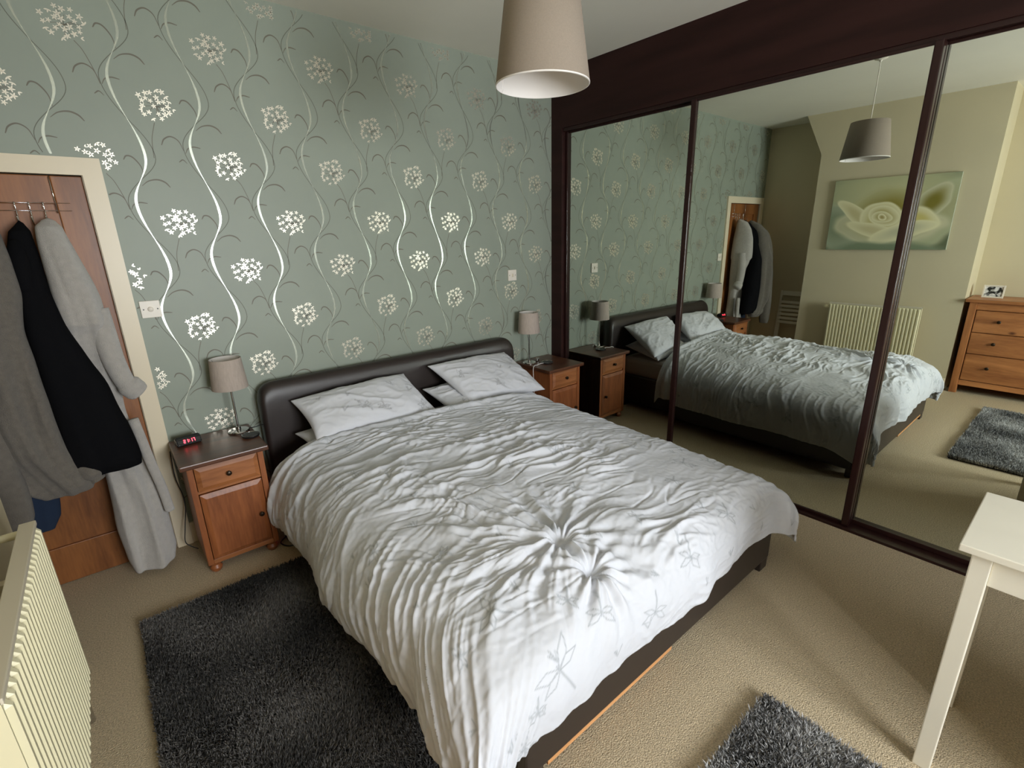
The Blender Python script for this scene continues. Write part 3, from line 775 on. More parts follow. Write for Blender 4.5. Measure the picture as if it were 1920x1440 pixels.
# small chrome cylinder beside the far lamp
tt = thing('trinket_pot', (2.748, 2.985, 0.641), 'tiny chrome pot standing beside the far bedside lamp', 'pot')
lathe('body', [(0.012, 0), (0.014, 0.004), (0.014, 0.026), (0.012, 0.028)], 'chrome', tt, seg=24)
lathe('lid', [(0.0145, 0.028), (0.0145, 0.033), (0.004, 0.035)], 'chrome', tt, seg=24)

# ------------------------------------------------------------------ alarm clock
ck = thing('alarm_clock', (0.205, 3.02, 0.641), 'black digital alarm clock with glowing red digits on the bedside cabinet', 'clock', rz=0.12)
me_prof = [(-0.026, 0.0), (0.030, 0.0), (0.034, 0.012), (0.026, 0.036), (0.006, 0.046), (-0.018, 0.038), (-0.032, 0.012)]
body = prism('body', [(a, b) for a, b in me_prof], 'x', -0.058, 0.058, 'plastic_black', ck)
bm = bmesh.new(); bm.from_mesh(body.data); bmesh.ops.bevel(bm, geom=bm.edges[:], offset=0.005, segments=3, affect='EDGES'); bm.to_mesh(body.data); bm.free()
# display lies on the sloping front (between (-.032,.012) and (-.018,.038))
def seg7(txt, x0, h):
    T7 = {'2': 'abged', '1': 'bc', '7': 'abc'}
    V, F = [], []; wd = h * 0.5; s = h * 0.13
    def rect(xa, ya, xb, yb):
        b = len(V)
        for (x, y) in ((xa, ya), (xb, ya), (xb, yb), (xa, yb)):
            t = y / 0.0295; V.append((x, -0.0325 + t * 0.014 - 0.0012, 0.012 + t * 0.026)); 
        F.append((b, b + 1, b + 2, b + 3))
    x = x0; yb = 0.006
    for ch in txt:
        if ch == ':':
            rect(x, yb + h * 0.25, x + s, yb + h * 0.25 + s); rect(x, yb + h * 0.65, x + s, yb + h * 0.65 + s); x += s * 2.4; continue
        for q in T7[ch]:
            if q == 'a': rect(x, yb + h - s, x + wd, yb + h)
            if q == 'g': rect(x, yb + h / 2 - s / 2, x + wd, yb + h / 2 + s / 2)
            if q == 'd': rect(x, yb, x + wd, yb + s)
            if q == 'b': rect(x + wd - s, yb + h / 2, x + wd, yb + h)
            if q == 'c': rect(x + wd - s, yb, x + wd, yb + h / 2)
            if q == 'e': rect(x, yb, x + s, yb + h / 2)
            if q == 'f': rect(x, yb + h / 2, x + s, yb + h)
        x += wd * 1.45
    return V, F
V, F = seg7('21:17', -0.026, 0.018)
dg = link('digits', pyd('digits', V, F), 'led_red', ck); tag(dg, 'glowing red digits')
# black lead trailing behind the cabinet
tag(tube('power_lead', [(0.118, 3.08, 0.60), (0.112, 3.07, 0.45), (0.128, 3.06, 0.30), (0.100, 3.03, 0.16), (0.085, 3.02, 0.08), (0.105, 3.01, 0.045), (0.135, 3.0, 0.02)], 0.0025, 'cable_black'), 'thin black power lead hanging between door frame and cabinet', 'cable')
ps = thing('power_strip', (0.60, 2.79, 0), 'dark extension socket with red light under the edge of the bed', 'power strip')
box('body', (-0.05, -0.03, 0.0), (0.10, 0.03, 0.04), 'plastic_black', ps, 0.005)
box('neon_switch', (-0.045, -0.012, 0.04), (-0.025, 0.010, 0.046), 'led_red', ps, 0.002)
tube('lead', [(-0.05, 0, 0.02), (-0.09, -0.03, 0.008), (-0.06, -0.09, 0.005), (0.02, -0.11, 0.005)], 0.004, 'cable_black', ps)

# ------------------------------------------------------------------ wall plates
sw = thing('wall_plate', (0.185, YW, 1.36), 'square metal dimmer plate on the wallpaper beside the door frame', 'switch')
box('plate', (-0.043, -0.010, -0.043), (0.043, -0.0012, 0.043), 'plastic_white', sw, 0.002)
lathe('dimmer_knob', [(0.0125, -0.010), (0.012, -0.020), (0.009, -0.022)], 'plastic_white', sw, (0, 0, 0), 24, 'y')
for x in (-0.030, 0.030): lathe('screw', [(0.0035, -0.0102), (0.0030, -0.0112)], 'screw_dark', sw, (x, 0, 0), 12, 'y')
s2 = thing('light_switch', (2.613, YW, 1.367), 'small pale light switch above the far bedside lamp', 'switch')
box('plate', (-0.043, -0.010, -0.043), (0.043, -0.0012, 0.043), 'plastic_white', s2, 0.002)
box('rocker', (-0.007, -0.015, -0.013), (0.007, -0.010, 0.013), 'radiator_grille', s2, 0.002)
for x in (-0.030, 0.030): lathe('screw', [(0.0035, -0.0102), (0.0030, -0.0112)], 'screw_dark', s2, (x, 0, 0), 12, 'y')

# ------------------------------------------------------------------ pendant lamp
PC = (1.344, 1.4215, 2.181)
pd = thing('pendant_lamp', (PC[0], PC[1], ZC), 'large taupe tapered drum shade hanging from the ceiling', 'pendant lamp')
zb = PC[2] - ZC
sh = lathe('shade', [(0.164, zb), (0.165, zb + 0.002), (0.127, zb + 0.262), (0.126, zb + 0.263)], 'pendant_fabric', pd, seg=72, cap=False)
lathe('shade_lining', [(0.1625, zb + 0.001), (0.1245, zb + 0.262)], 'shade_liner', sh, seg=72, cap=False)
lathe('rim', [(0.1615, zb + 0.001), (0.163, zb - 0.002), (0.1655, zb - 0.001), (0.1655, zb + 0.003)], 'shade_liner', sh, seg=72, cap=False)
a = math.radians(112)
def conep(z, da): 
    r = 0.162 - (z / 0.262) * 0.038; return (r * math.cos(a + da), r * math.sin(a + da), zb + z)
tube('seam_tape', [conep(0.002, 0.0), conep(0.13, 0.02), conep(0.26, 0.03)], 0.0022, 'shade_liner', sh)
lathe('lamp_holder', [(0.016, zb + 0.12), (0.020, zb + 0.125), (0.020, zb + 0.185), (0.008, zb + 0.20)], 'plastic_white', pd, seg=20)
lathe('bulb', [(0.006, zb + 0.045), (0.022, zb + 0.055), (0.029, zb + 0.078), (0.024, zb + 0.10), (0.014, zb + 0.125)], 'shade_liner', pd, seg=24)
V, F = [], []
for k in range(3):
    b = k * 2 * PI / 3 + 0.5
    tube_geo([(0.018 * math.cos(b), 0.018 * math.sin(b), zb + 0.18), (0.125 * math.cos(b), 0.125 * math.sin(b), zb + 0.255)], 0.0018, 6, V, F)
link('shade_spider', pyd('shade_spider', V, F), 'plastic_white', sh, smooth=True)
lathe('flex', [(0.0035, zb + 0.19), (0.0035, -0.02)], 'plastic_white', pd, seg=10)
lathe('ceiling_rose', [(0.050, 0), (0.050, -0.012), (0.040, -0.026), (0.012, -0.034), (0.006, -0.045)], 'plastic_white', pd, seg=36)

# ------------------------------------------------------------------ radiator on the chimney breast
ra = thing('radiator', (XB, 1.60, 0), 'cream panel radiator with fluted front on the chimney breast', 'radiator')
RF = 0.115; ry0, ry1, rz0, rz1 = -0.41, 0.41, 0.215, 0.855
def fluted(name, x, dep, y0, y1, z0, z1, n, m, parent, thick=0.012):
    V = []; F = []
    ys = []
    for k in range(n):
        for q, d in ((0.0, 0), (0.18, 0), (0.34, 1), (0.66, 1), (0.82, 0)):
            ys.append((y0 + (y1 - y0) * (k + q) / n, d))
    ys.append((y1, 0))
    zs = ((z0, 0), (z0 + 0.03, 0), (z0 + 0.042, 1), (z1 - 0.030, 1), (z1 - 0.018, 0), (z1, 0))
    for z, on in zs:
        for y, d in ys: V.append((x + dep * d * on, y, z))
    k = len(ys)
    for i in range(len(zs) - 1):
        for j in range(k - 1): F.append((i * k + j, i * k + j + 1, (i + 1) * k + j + 1, (i + 1) * k + j))
    b = len(V)
    V += [(x - thick, y0, z0), (x - thick, y1, z0), (x - thick, y1, z1), (x - thick, y0, z1)]
    F.append((b, b + 3, b + 2, b + 1))
    return link(name, pyd(name, V, F), m, parent)
fluted('fluted_panel', RF, 0.011, ry0, ry1, rz0, rz1, 25, 'radiator_enamel', ra)
box('rear_panel', (0.082, ry0 + 0.005, rz0 + 0.01), (0.090, ry1 - 0.005, rz1 - 0.012), 'radiator_enamel', ra, 0.003)
box('water_tube', (0.103, ry0, rz0), (0.117, ry1, rz0 + 0.03), 'radiator_enamel', ra, 0.004)
box('side_cover', (0.082, ry0 - 0.002, rz0 + 0.02), (RF, ry0 + 0.002, rz1), 'radiator_enamel', ra)
box('side_cover', (0.082, ry1 - 0.002, rz0 + 0.02), (RF, ry1 + 0.002, rz1), 'radiator_enamel', ra)
box('top_cover', (0.080, ry0 - 0.002, rz1 - 0.012), (0.120, ry1 + 0.002, rz1 + 0.003), 'radiator_grille', ra, 0.003)
for y in (ry0 + 0.15, ry1 - 0.15): box('bracket', (0.001, y, 0.35), (0.083, y + 0.03, 0.75), 'radiator_grille', ra)
tube('top_pipe', [(0.016, ry1 + 0.06, 0.80), (0.07, ry1 + 0.06, 0.80), (0.095, ry1 + 0.045, 0.80), (0.099, ry1, 0.80)], 0.013, 'radiator_enamel', ra, 14)
tube('inlet_pipe', [(0.076, ry1, 0.235), (0.076, ry1 + 0.055, 0.235)], 0.010, 'chrome', ra, 12, False)
vl = lathe('valve', [(0.012, 0.0), (0.012, 0.20), (0.016, 0.21), (0.016, 0.255), (0.010, 0.26)], 'chrome', ra, (0.076, ry1 + 0.06, 0), 20)
lathe('valve_cap', [(0.017, 0.245), (0.019, 0.255), (0.017, 0.30), (0.012, 0.305)], 'plastic_white', vl, (0.076, ry1 + 0.06, 0), 20)
tube('inlet_pipe', [(0.076, ry0, 0.235), (0.076, ry0 - 0.055, 0.235)], 0.010, 'chrome', ra, 12, False)
lathe('valve', [(0.012, 0.0), (0.012, 0.20), (0.016, 0.21), (0.016, 0.29), (0.010, 0.30)], 'plastic_white', ra, (0.076, ry0 - 0.06, 0), 20)

# ------------------------------------------------------------------ over-door hook rack and the clothes
hk = thing('hook_rack', (-0.21, YW + 0.004, 1.80), 'thin chrome over-door hook rack at the top of the door', 'hook rack')
def hl_(c): return (c[0] + 0.21, c[1] - YW - 0.004, c[2] - 1.80)
for x in (-0.070, -0.350):
    V, F = tube_geo([hl_(p) for p in ((x, YW - 0.004, 1.825), (x, YW - 0.003, DZ - 0.012), (x, YW + 0.012, DZ - 0.007))], 0.0026, 8); link('strap', pyd('strap', V, F), 'chrome', hk, smooth=True)
for z in (1.868, 1.835):
    V, F = tube_geo([hl_(p) for p in ((-0.40, YW - 0.007, z), (-0.02, YW - 0.007, z))], 0.0012, 8); link('cross_wire', pyd('cross_wire', V, F), 'chrome', hk, smooth=True)
for x in (-0.113, -0.160, -0.206, -0.300):
    V, F = tube_geo([hl_(p) for p in smooth_path([(x, YW - 0.010, 1.872), (x, YW - 0.012, 1.80), (x, YW - 0.03, 1.775), (x, YW - 0.055, 1.785), (x, YW - 0.062, 1.81)])], 0.0026, 8); link('hook', pyd('hook', V, F), 'chrome', hk, smooth=True)

def garment_mesh(secs, nfold, seed, seg=96, rows=90, amp=0.012, lump=0.008):
    """secs: (z, xl, xr, yc, half depth, fold strength) from top to bottom"""
    S_ = np.array(secs, float); t = np.linspace(0, 1, len(S_)); tt_ = np.linspace(0, 1, rows)
    Q = np.stack([np.interp(tt_, t, S_[:, i]) for i in range(6)], 1)
    for i in range(1, 6):
        k = np.array([1, 2, 3, 2, 1]) / 9; Q[:, i] = np.convolve(np.pad(Q[:, i], 2, 'edge'), k, 'valid')
    th = np.linspace(0, 2 * PI, seg, endpoint=False)
    V = []
    for r in range(rows):
        z, xl, xr, yc, hd, fs = Q[r]; cx = (xl + xr) / 2; hw = (xr - xl) / 2
        e = 0.75
        ux = np.sign(np.cos(th)) * np.abs(np.cos(th)) ** e; uy = np.sign(np.sin(th)) * np.abs(np.sin(th)) ** e
        arc = ux * hw
        f = np.sin(arc / max(hw, 0.02) * nfold + 1.3 * perlin(arc * 3, np.full_like(arc, z * 1.6), seed) * 3 + seed) * 0.5 + perlin(arc / 0.035, np.full_like(arc, z * 1.3), seed + 2)
        l = perlin(arc * 9 + 5, np.full_like(arc, z * 7), seed + 3)
        front = np.where(uy < 0, 1.0, 0.25)
        rr = 1 + (amp * fs * f + lump * l) / max(hd, 0.02) * front
        edge = 0.010 * perlin(np.full_like(arc, z * 5.0), np.sign(ux) * 3.0, seed + 5)
        V.append(np.stack([cx + ux * hw + edge * np.abs(ux), yc + uy * hd * rr, np.full_like(arc, z) + 0.004 * l], 1))
    V = np.concatenate(V); F = []
    for r in range(rows - 1):
        for k in range(seg): F.append((r * seg + k, (r + 1) * seg + k, (r + 1) * seg + (k + 1) % seg, r * seg + (k + 1) % seg))
    b = len(V); V = np.vstack([V, V[:seg].mean(0) + [0, 0, 0.012], V[-seg:].mean(0) + [0, 0, 0.02]])
    for k in range(seg):
        F.append((b, k, (k + 1) % seg, b)[:3]); F.append((b + 1, (rows - 1) * seg + (k + 1) % seg, (rows - 1) * seg + k))
    return V, F
def garment(name, parent, org, secs, m, nfold, seed, **kw):
    V, F = garment_mesh(secs, nfold, seed, **kw); V = V - np.array(org)
    me = pyd(name, V, F); bm = bmesh.new(); bm.from_mesh(me)
    return link(name, fin(bm, name), m, parent, smooth=True)
# pale fleece dressing gown (nearest the frame)
go = (-0.08, 3.03, 0.0)
g1 = thing('dressing_gown', go, 'long pale grey fleece dressing gown hanging nearest the door frame', 'dressing gown', 'clothes hanging on the door')
garment('body', g1, go, [(1.790, -0.128, -0.088, 3.07, 0.025, 0), (1.762, -0.156, -0.066, 3.04, 0.06, .2), (1.68, -0.166, -0.046, 3.01, 0.095, .3), (1.57, -0.170, -0.024, 2.995, 0.115, .4), (1.45, -0.168, 0.002, 2.99, 0.12, .4),
                        (1.345, -0.165, 0.008, 2.99, 0.12, .5), (1.31, -0.165, -0.004, 3.00, 0.10, .7), (1.12, -0.17, -0.016, 3.03, 0.075, 1), (0.92, -0.17, -0.018, 3.033, 0.072, 1.2), (0.70, -0.165, 0.002, 3.03, 0.075, 1.3), (0.48, -0.168, 0.034, 3.012, 0.095, 1.3),
                        (0.28, -0.174, 0.048, 3.0, 0.105, 1.3), (0.12, -0.170, 0.044, 2.995, 0.105, 1.2), (0.045, -0.152, 0.022, 2.995, 0.095, 1)], 'fleece_light', 5, 201, amp=0.026)
slv = tube('sleeve', [tuple(np.array(p) - go) for p in ((-0.030, 2.955, 1.40), (-0.022, 2.945, 1.28), (-0.014, 2.94, 1.16), (0.004, 2.94, 1.06), (0.022, 2.945, 1.01))], 0.042, 'fleece_light', g1, 22, True, rad=[0.050 - 0.012 * i / 32 for i in range(33)])
tube('cuff', [tuple(np.array(p) - go) for p in ((0.004, 2.94, 1.055), (0.030, 2.945, 1.012), (0.050, 2.95, 0.985))], 0.05, 'fleece_light', slv, 24, True, rad=[0.034 + 0.018 * min(1, i / 4) - 0.008 * max(0, (i - 12) / 5) for i in range(17)])
tube('belt', [tuple(np.array(p) - go) for p in ((0.000, 2.935, 0.86), (0.012, 2.925, 0.74), (0.024, 2.92, 0.62), (0.042, 2.92, 0.48), (0.052, 2.92, 0.34))], 0.022, 'fleece_light', g1, 14, True)
# black coat
ko = (-0.18, 2.98, 0.0)
g2 = thing('coat', ko, 'plain black coat hanging between the two grey fleece garments', 'coat', 'clothes hanging on the door')
garment('body', g2, ko, [(1.778, -0.215, -0.190, 3.06, 0.02, 0), (1.745, -0.245, -0.172, 3.03, 0.045, .2), (1.65, -0.262, -0.168, 2.98, 0.06, .5), (1.50, -0.265, -0.165, 2.93, 0.06, .6), (1.32, -0.27, -0.135, 2.875, 0.075, .6), (1.10, -0.27, -0.062, 2.86, 0.082, .8),
                        (0.90, -0.27, -0.028, 2.855, 0.086, 1), (0.76, -0.27, -0.006, 2.86, 0.082, 1), (0.70, -0.26, -0.004, 2.86, 0.078, 1), (0.665, -0.22, -0.012, 2.86, 0.06, 1)], 'coat_black', 3, 211, amp=0.006, lump=0.005)
tube('hood', [tuple(np.array(p) - ko) for p in ((-0.225, 2.985, 1.70), (-0.228, 2.93, 1.62), (-0.230, 2.89, 1.50))], 0.05, 'coat_black', g2, 20, True, rad=[0.026 + 0.012 * math.sin(PI * i / 16) for i in range(17)])
# grey fleece robe (left)
ro = (-0.38, 2.88, 0.0)
g3 = thing('fleece_robe', ro, 'darker grey fluffy fleece robe hanging on the hinge side of the door', 'robe', 'clothes hanging on the door')
garment('body', g3, ro, [(1.775, -0.335, -0.290, 3.03, 0.03, 0), (1.735, -0.365, -0.262, 2.97, 0.06, .2), (1.64, -0.42, -0.248, 2.90, 0.08, .4), (1.50, -0.46, -0.250, 2.87, 0.085, .6), (1.34, -0.48, -0.272, 2.84, 0.085, .8), (1.15, -0.49, -0.264, 2.83, 0.085, 1),
                        (0.98, -0.49, -0.260, 2.83, 0.085, 1.2), (0.82, -0.47, -0.250, 2.83, 0.085, 1.3), (0.72, -0.45, -0.212, 2.85, 0.08, 1.2), (0.645, -0.42, -0.182, 2.85, 0.07, 1), (0.605, -0.38, -0.205, 2.85, 0.05, .6)], 'fleece_grey', 5, 221, amp=0.032)
garment('sleeve', g3, ro, [(1.35, -0.50, -0.42, 2.83, 0.05, .3), (1.10, -0.505, -0.415, 2.80, 0.055, .5), (0.90, -0.505, -0.405, 2.79, 0.06, .6), (0.70, -0.52, -0.402, 2.79, 0.06, .6), (0.56, -0.52, -0.412, 2.79, 0.06, .4), (0.505, -0.50, -0.43, 2.79, 0.05, .3)], 'fleece_grey', 2, 231, rows=50)
tube('cuff', [tuple(np.array(p) - ro) for p in ((-0.225, 2.83, 0.735), (-0.195, 2.825, 0.68), (-0.180, 2.825, 0.64))], 0.04, 'fleece_grey', g3, 20, True, rad=[0.03 + 0.018 * math.sin(PI * min(1, i / 13)) for i in range(17)])
# navy garment below
no = (-0.44, 3.03, 0.0)
g4 = thing('navy_garment', no, 'navy blue garment hem showing below the darker grey robe', 'clothes', 'clothes hanging on the door')
garment('body', g4, no, [(1.74, -0.36, -0.30, 3.09, 0.018, 0), (1.5, -0.42, -0.30, 3.085, 0.025, .4), (1.1, -0.47, -0.33, 3.08, 0.028, .8), (0.80, -0.50, -0.335, 3.075, 0.03, 1), (0.60, -0.50, -0.345, 3.07, 0.032, 1), (0.42, -0.50, -0.368, 3.07, 0.03, 1), (0.36, -0.48, -0.40, 3.07, 0.022, .6)], 'navy_cotton', 2, 241, amp=0.006, lump=0.004)

# ================================================================== RUGS
def rug(name, x0, x1, y0, y1, n, ln, wd, cdark, clight, label, seed, patch):
    t = thing(name, ((x0 + x1) / 2, (y0 + y1) / 2, 0), label, 'rug')
    hx, hy = (x1 - x0) / 2, (y1 - y0) / 2
    box('backing', (-hx + 0.012, -hy + 0.012, 0.0005), (hx - 0.012, hy - 0.012, 0.012), 'rug_back', t, 0.003)
    r = np.random.default_rng(seed)
    px = r.uniform(-hx + 0.006, hx - 0.006, n); py = r.uniform(-hy + 0.006, hy - 0.006, n)
    lean = np.stack([perlin(px * 4, py * 4, seed), perlin(px * 4, py * 4, seed + 1)], 1) * 0.9 + r.normal(0, 0.35, (n, 2))
    L_ = ln * r.uniform(0.7, 1.15, n); a = r.uniform(0, PI, n)
    wx = np.cos(a) * wd / 2; wy = np.sin(a) * wd / 2
    z0 = 0.009
    nl = 1 / np.sqrt(1 + (lean ** 2).sum(1)); mid = 0.55
    V = np.zeros((n, 5, 3))
    V[:, 0] = np.stack([px - wx, py - wy, np.full(n, z0)], 1); V[:, 1] = np.stack([px + wx, py + wy, np.full(n, z0)], 1)
    mx = px + lean[:, 0] * L_ * nl * 0.35; my = py + lean[:, 1] * L_ * nl * 0.35; mz = z0 + L_ * nl * 0.62
    V[:, 2] = np.stack([mx + wx * .9, my + wy * .9, mz], 1); V[:, 3] = np.stack([mx - wx * .9, my - wy * .9, mz], 1)
    V[:, 4] = np.stack([px + lean[:, 0] * L_ * nl, py + lean[:, 1] * L_ * nl, z0 + L_ * nl * 0.95], 1)
    b = np.arange(n)[:, None] * 5
    F = np.concatenate([b + [0, 1, 2], b + [0, 2, 3], b + [3, 2, 4]])
    me = np_mesh('pile', V.reshape(-1, 3), F)
    f = np.clip(0.5 + patch * perlin(px * 3.5, py * 3.5, seed + 4) + r.normal(0, 0.25, n), 0, 1)[:, None, None]
    g = np.array([0.75, 0.75, 1, 1, 1.15])[None, :, None]
    c = (np.array(cdark) * (1 - f) + np.array(clight) * f) * np.ones((1, 5, 1))
    colattr(me, 'tuft', c.reshape(-1, 3))
    o = link('pile', me, 'rug_pile', t); o['kind'] = 'stuff'
    return t
rug('shaggy_rug', -0.170, 0.69, 0.96, 2.535, 110000, 0.026, 0.0045, (0.030, 0.029, 0.028), (0.155, 0.145, 0.135), 'large charcoal rug on the carpet beside the bed', 301, 1.1)
rug('shaggy_rug', 0.06, 1.605, -0.24, 0.512, 90000, 0.034, 0.005, (0.06, 0.06, 0.061), (0.62, 0.615, 0.605), 'small silver grey shaggy rug at the foot of the bed', 311, 0.9)

# ================================================================== WHITE DESK
dk = thing('desk', (2.05, -0.30, 0), 'white wooden desk with square legs standing before the mirrored doors', 'desk')
def dl(c): return (c[0] - 2.05, c[1] + 0.30, c[2])
def dbox(name, lo, hi, m='white_paint', bev=0.003): return box(name, dl(lo), dl(hi), m, dk, bev)
TZ = 0.826; TX0, TX1, TY0, TY1 = 1.702, 2.130, -1.15, 0.115
dbox('desk_top', (TX0, TY0, TZ - 0.022), (TX1, TY1, TZ), bev=0.003)
lw = 0.044
for x in (TX0 + 0.022, TX1 - 0.022 - lw):
    for y in (TY0 + 0.02, TY1 - 0.028 - lw):
        dbox('leg', (x, y, 0), (x + lw, y + lw, TZ - 0.022))
dbox('apron', (TX0 + 0.030, TY0 + 0.02 + lw, TZ - 0.115), (TX0 + 0.048, TY1 - 0.028 - lw, TZ - 0.022))
dbox('apron', (TX1 - 0.048, TY0 + 0.02 + lw, TZ - 0.115), (TX1 - 0.030, TY1 - 0.028 - lw, TZ - 0.022))
dbox('apron', (TX0 + 0.022 + lw, TY1 - 0.048, TZ - 0.115), (TX1 - 0.022 - lw, TY1 - 0.036, TZ - 0.022))
dbox('apron', (TX0 + 0.022 + lw, TY0 + 0.036, TZ - 0.115), (TX1 - 0.022 - lw, TY0 + 0.048, TZ - 0.022))

pdx0, pdx1, pdy0, pdy1 = TX0 + 0.018, TX1 - 0.018, TY0 + 0.07, -0.46  # unseen pedestal, added to keep window light from passing under the desk
dbox('added_pedestal', (pdx0 + 0.02, pdy0, 0.05), (pdx1, pdy1, TZ - 0.118))
for z0, z1 in ((0.06, 0.275), (0.282, 0.49), (0.497, TZ - 0.122)):  # drawer fronts and knobs of the added pedestal
    d = dbox('drawer', (pdx0, pdy0 + 0.006, z0), (pdx0 + 0.019, pdy1 - 0.006, z1))
    knob(d, dl((pdx0, (pdy0 + pdy1) / 2, (z0 + z1) / 2)), 'chrome', 0.013, 'x', -1)

# ================================================================== CHEST OF DRAWERS, PICTURE FRAME, CANVAS, FOLDING CHAIR (seen in the mirror)
ch = thing('chest_of_drawers', (-0.62, 0.36, 0), 'knotty pine chest of drawers in the alcove beside the chimney breast', 'chest of drawers')
def cl(c): return (c[0] + 0.62, c[1] - 0.36, c[2])
def cbox(name, lo, hi, m, p=ch, bev=0.004): return box(name, cl(lo), cl(hi), m, p, bev)
cx0, cx1, cy0, cy1 = XL + 0.012, -0.405, -0.07, 0.845
cbox('top', (cx0, cy0 - 0.03, 0.935), (cx1 + 0.025, cy1 + 0.03, 0.965), 'chest_pine')
cbox('side_panel', (cx0, cy1 - 0.025, 0.09), (cx1 - 0.05, cy1 - 0.005, 0.935), 'chest_pine_z')
cbox('side_panel', (cx0, cy0 + 0.005, 0.09), (cx1 - 0.05, cy0 + 0.025, 0.935), 'chest_pine_z')
for y in (cy0, cy1 - 0.058):
    cbox('leg', (cx1 - 0.05, y, 0), (cx1, y + 0.058, 0.935), 'chest_pine_z')
    cbox('leg', (cx0, y, 0), (cx0 + 0.05, y + 0.058, 0.935), 'chest_pine_z')
cbox('front_rail', (cx1 - 0.03, cy0 + 0.058, 0.862), (cx1 - 0.006, cy1 - 0.058, 0.935), 'chest_pine')
cbox('plinth_rail', (cx1 - 0.03, cy0 + 0.058, 0.088), (cx1 - 0.006, cy1 - 0.058, 0.140), 'chest_pine')
cbox('inner_back', (cx0, cy0 + 0.025, 0.10), (cx0 + 0.01, cy1 - 0.025, 0.93), 'chest_pine_z')
for z0, z1 in ((0.640, 0.856), (0.424, 0.634), (0.146, 0.418)):
    d = cbox('drawer', (cx1 - 0.035, cy0 + 0.064, z0), (cx1 - 0.004, cy1 - 0.064, z1), 'chest_pine', bev=0.006)
    for y in (0.60, 0.175):
        knob(d, cl((cx1 - 0.004, y, (z0 + z1) / 2 + 0.01)), 'knob_dark', 0.016, 'x', 1)
# photo frame
pf = thing('photo_frame', (-0.60, 0.715, 0.965), 'small white photo frame standing on the chest of drawers', 'photo frame', rz=0.0)
def frame_part(name, y0, y1, z0, z1, m, x=0.0, t=0.014):
    o = box(name, (x, y0, z0), (x + t, y1, z1), m, pf, 0.002); o.rotation_euler = (0, -0.15, 0); return o
for a in ((-0.080, -0.066, 0.0, 0.125), (0.066, 0.080, 0.0, 0.125), (-0.066, 0.066, 0.0, 0.014), (-0.066, 0.066, 0.111, 0.125)): frame_part('frame_bar', *a, 'plastic_white')
n = 40; yy, zz = np.meshgrid(np.linspace(-0.066, 0.066, n), np.linspace(0.014, 0.111, n))
me = np_mesh('photo', np.stack([np.full(n * n, 0.006), yy.ravel(), zz.ravel()], 1), grid_faces(n, n))
ph = 0.35 + 0.9 * perlin(yy * 38, zz * 38, 7) + 0.35 * np.sign(perlin(yy * 24, zz * 24, 9)); colattr(me, 'print', np.clip(ph, 0.02, 0.8).ravel()[:, None] * np.ones(3))
o = link('photo', me, 'photo_print', pf); o.rotation_euler = (0, -0.15, 0); tag(o, 'black and white photograph')
box('strut', (-0.06, -0.012, 0.0), (-0.045, 0.012, 0.09), 'plastic_black', pf, 0.002).rotation_euler = (0, 0.25, 0)

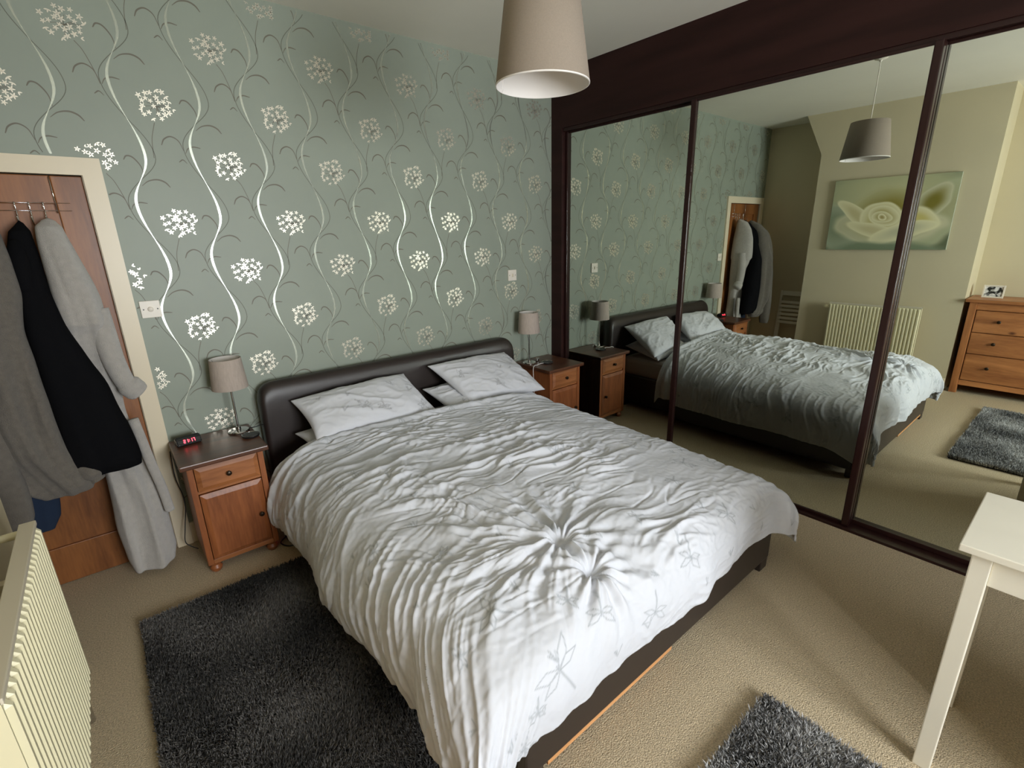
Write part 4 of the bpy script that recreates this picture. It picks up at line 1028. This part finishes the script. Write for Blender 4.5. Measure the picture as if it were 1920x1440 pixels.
# canvas with a close-up white rose
cv = thing('rose_canvas', (XB, 1.645, 1.80), 'wide canvas print of a pale cream rose on the chimney breast', 'picture')
CW, CHh = 0.525, 0.365
box('stretcher', (0.001, -CW, -CHh), (0.030, CW, CHh), 'canvas_edge', cv, 0.003)
nu, nv = 220, 150; yy, zz = np.meshgrid(np.linspace(-CW + 0.001, CW - 0.001, nu), np.linspace(-CHh + 0.001, CHh - 0.001, nv))
def rose_picture(u, v):
    # u runs left->right as seen from the room (+u towards -y), v up; both about -1..1 (u scaled by width)
    wu = u + 0.06 * perlin(u * 2, v * 2, 1); wv = v + 0.08 * perlin(u * 2, v * 2, 2)
    base = np.zeros(u.shape + (3,)); g0 = np.array([0.20, 0.23, 0.17]); g1_ = np.array([0.36, 0.40, 0.33])
    f = sstep(-0.3, 0.3, perlin(wu * 1.3, wv * 1.3, 3))[..., None]; base[:] = g0 * (1 - f) + g1_ * f
    def petal(cx, cy, rx, ry, rot, col, edge, shade, soft=0.06):
        nonlocal base
        c, s = math.cos(rot), math.sin(rot); x = (wu - cx) * c + (wv - cy) * s; y = -(wu - cx) * s + (wv - cy) * c
        d = np.sqrt((x / rx) ** 2 + (y / ry) ** 2) + 0.10 * perlin(u * 3 + cx * 9, v * 3, 5)
        m_ = sstep(1 + soft, 1 - soft, d)[..., None]
        k = sstep(0.2, 1.0, d)[..., None]
        colr = np.array(shade) * (1 - k) + np.array(col) * k
        rim = np.exp(-((d - 0.95) / 0.05) ** 2)[..., None]
        colr = colr * (1 - rim * 0.28) + np.array(edge) * rim * 0.28
        base = base * (1 - m_) + colr * m_
    W1 = (0.62, 0.62, 0.54); E1 = (0.80, 0.78, 0.66); HI = (0.90, 0.88, 0.78)
    petal(-0.05, 0.55, 1.15, 0.75, 0.0, (0.50, 0.52, 0.42), (0.56, 0.58, 0.48), (0.60, 0.60, 0.47), 0.25)
    petal(0.75, -0.05, 0.50, 0.95, -0.35, (0.52, 0.55, 0.46), W1, (0.50, 0.50, 0.38), 0.15)
    petal(-0.85, -0.35, 0.40, 0.75, 0.35, (0.46, 0.51, 0.46), W1, (0.33, 0.38, 0.32), 0.18)
    petal(0.02, -0.30, 0.92, 0.55, -0.03, W1, E1, (0.55, 0.52, 0.34), 0.10)
    petal(0.02, 0.10, 0.66, 0.62, 0.0, (0.56, 0.55, 0.40), (0.64, 0.63, 0.52), (0.36, 0.32, 0.10), 0.12)
    petal(0.66, 0.28, 0.24, 0.50, -0.30, W1, E1, (0.30, 0.27, 0.07), 0.10)
    petal(0.50, -0.18, 0.30, 0.40, 0.55, E1, HI, (0.66, 0.60, 0.32), 0.10)
    petal(-0.50, -0.05, 0.17, 0.62, 0.62, E1, HI, (0.64, 0.60, 0.45), 0.08)
    petal(-0.10, -0.10, 0.36, 0.44, 0.15, E1, HI, (0.50, 0.44, 0.18), 0.06)
    petal(-0.06, -0.06, 0.25, 0.30, 0.6, E1, HI, (0.46, 0.40, 0.18), 0.06)
    petal(-0.09, -0.08, 0.15, 0.18, 1.3, E1, HI, (0.50, 0.44, 0.24), 0.08)
    petal(-0.08, -0.08, 0.07, 0.09, 0.2, HI, HI, (0.50, 0.44, 0.26), 0.1)
    petal(-0.18, -0.46, 0.55, 0.17, -0.42, E1, HI, (0.66, 0.62, 0.48), 0.12)
    petal(0.30, -0.50, 0.58, 0.22, 0.38, E1, HI, W1, 0.12)
    petal(0.0, -1.08, 0.95, 0.30, 0.0, (0.30, 0.36, 0.30), (0.36, 0.42, 0.36), (0.26, 0.31, 0.25), 0.25)
    return base
pic = rose_picture(-(yy / CW), zz / CHh)
me = np_mesh('rose_print', np.stack([np.full(nu * nv, 0.0306), yy.ravel(), zz.ravel()], 1), grid_faces(nu, nv))
colattr(me, 'print', np.clip(pic.reshape(-1, 3) * np.array([1.12, 1.10, 0.94]), 0, 1) ** 1.35)
tag(link('rose_print', me, 'canvas_print', cv), 'printed close-up of a cream rose')

# folded white slatted chair leaning in the dark alcove by the door
fc = thing('folding_chair', (-0.76, 2.60, 0), 'folded white slatted wooden chair leaning in the alcove by the door', 'chair')
def fl(c): return (c[0] + 0.76, c[1] - 2.60, c[2])
tilt = 0.09
def fpart(name, y0, y1, z0, z1, x=0.0, t=0.022, m='white_paint'):
    o = box(name, (x, y0, z0), (x + t, y1, z1), m, fc, 0.003); o.rotation_euler = (0, -tilt, 0); return o
for y in (-0.165, 0.135): fpart('frame_leg', y, y + 0.030, 0.0, 0.90)
for y in (-0.130, 0.105): fpart('rear_leg', y, y + 0.025, 0.0, 0.68, 0.026)
fpart('top_rail', -0.135, 0.135, 0.835, 0.895)
for k in range(6): fpart('slat', -0.130, 0.130, 0.475 + k * 0.052, 0.475 + k * 0.052 + 0.034, 0.05, 0.014)
fpart('foot_rail', -0.135, 0.135, 0.16, 0.19)
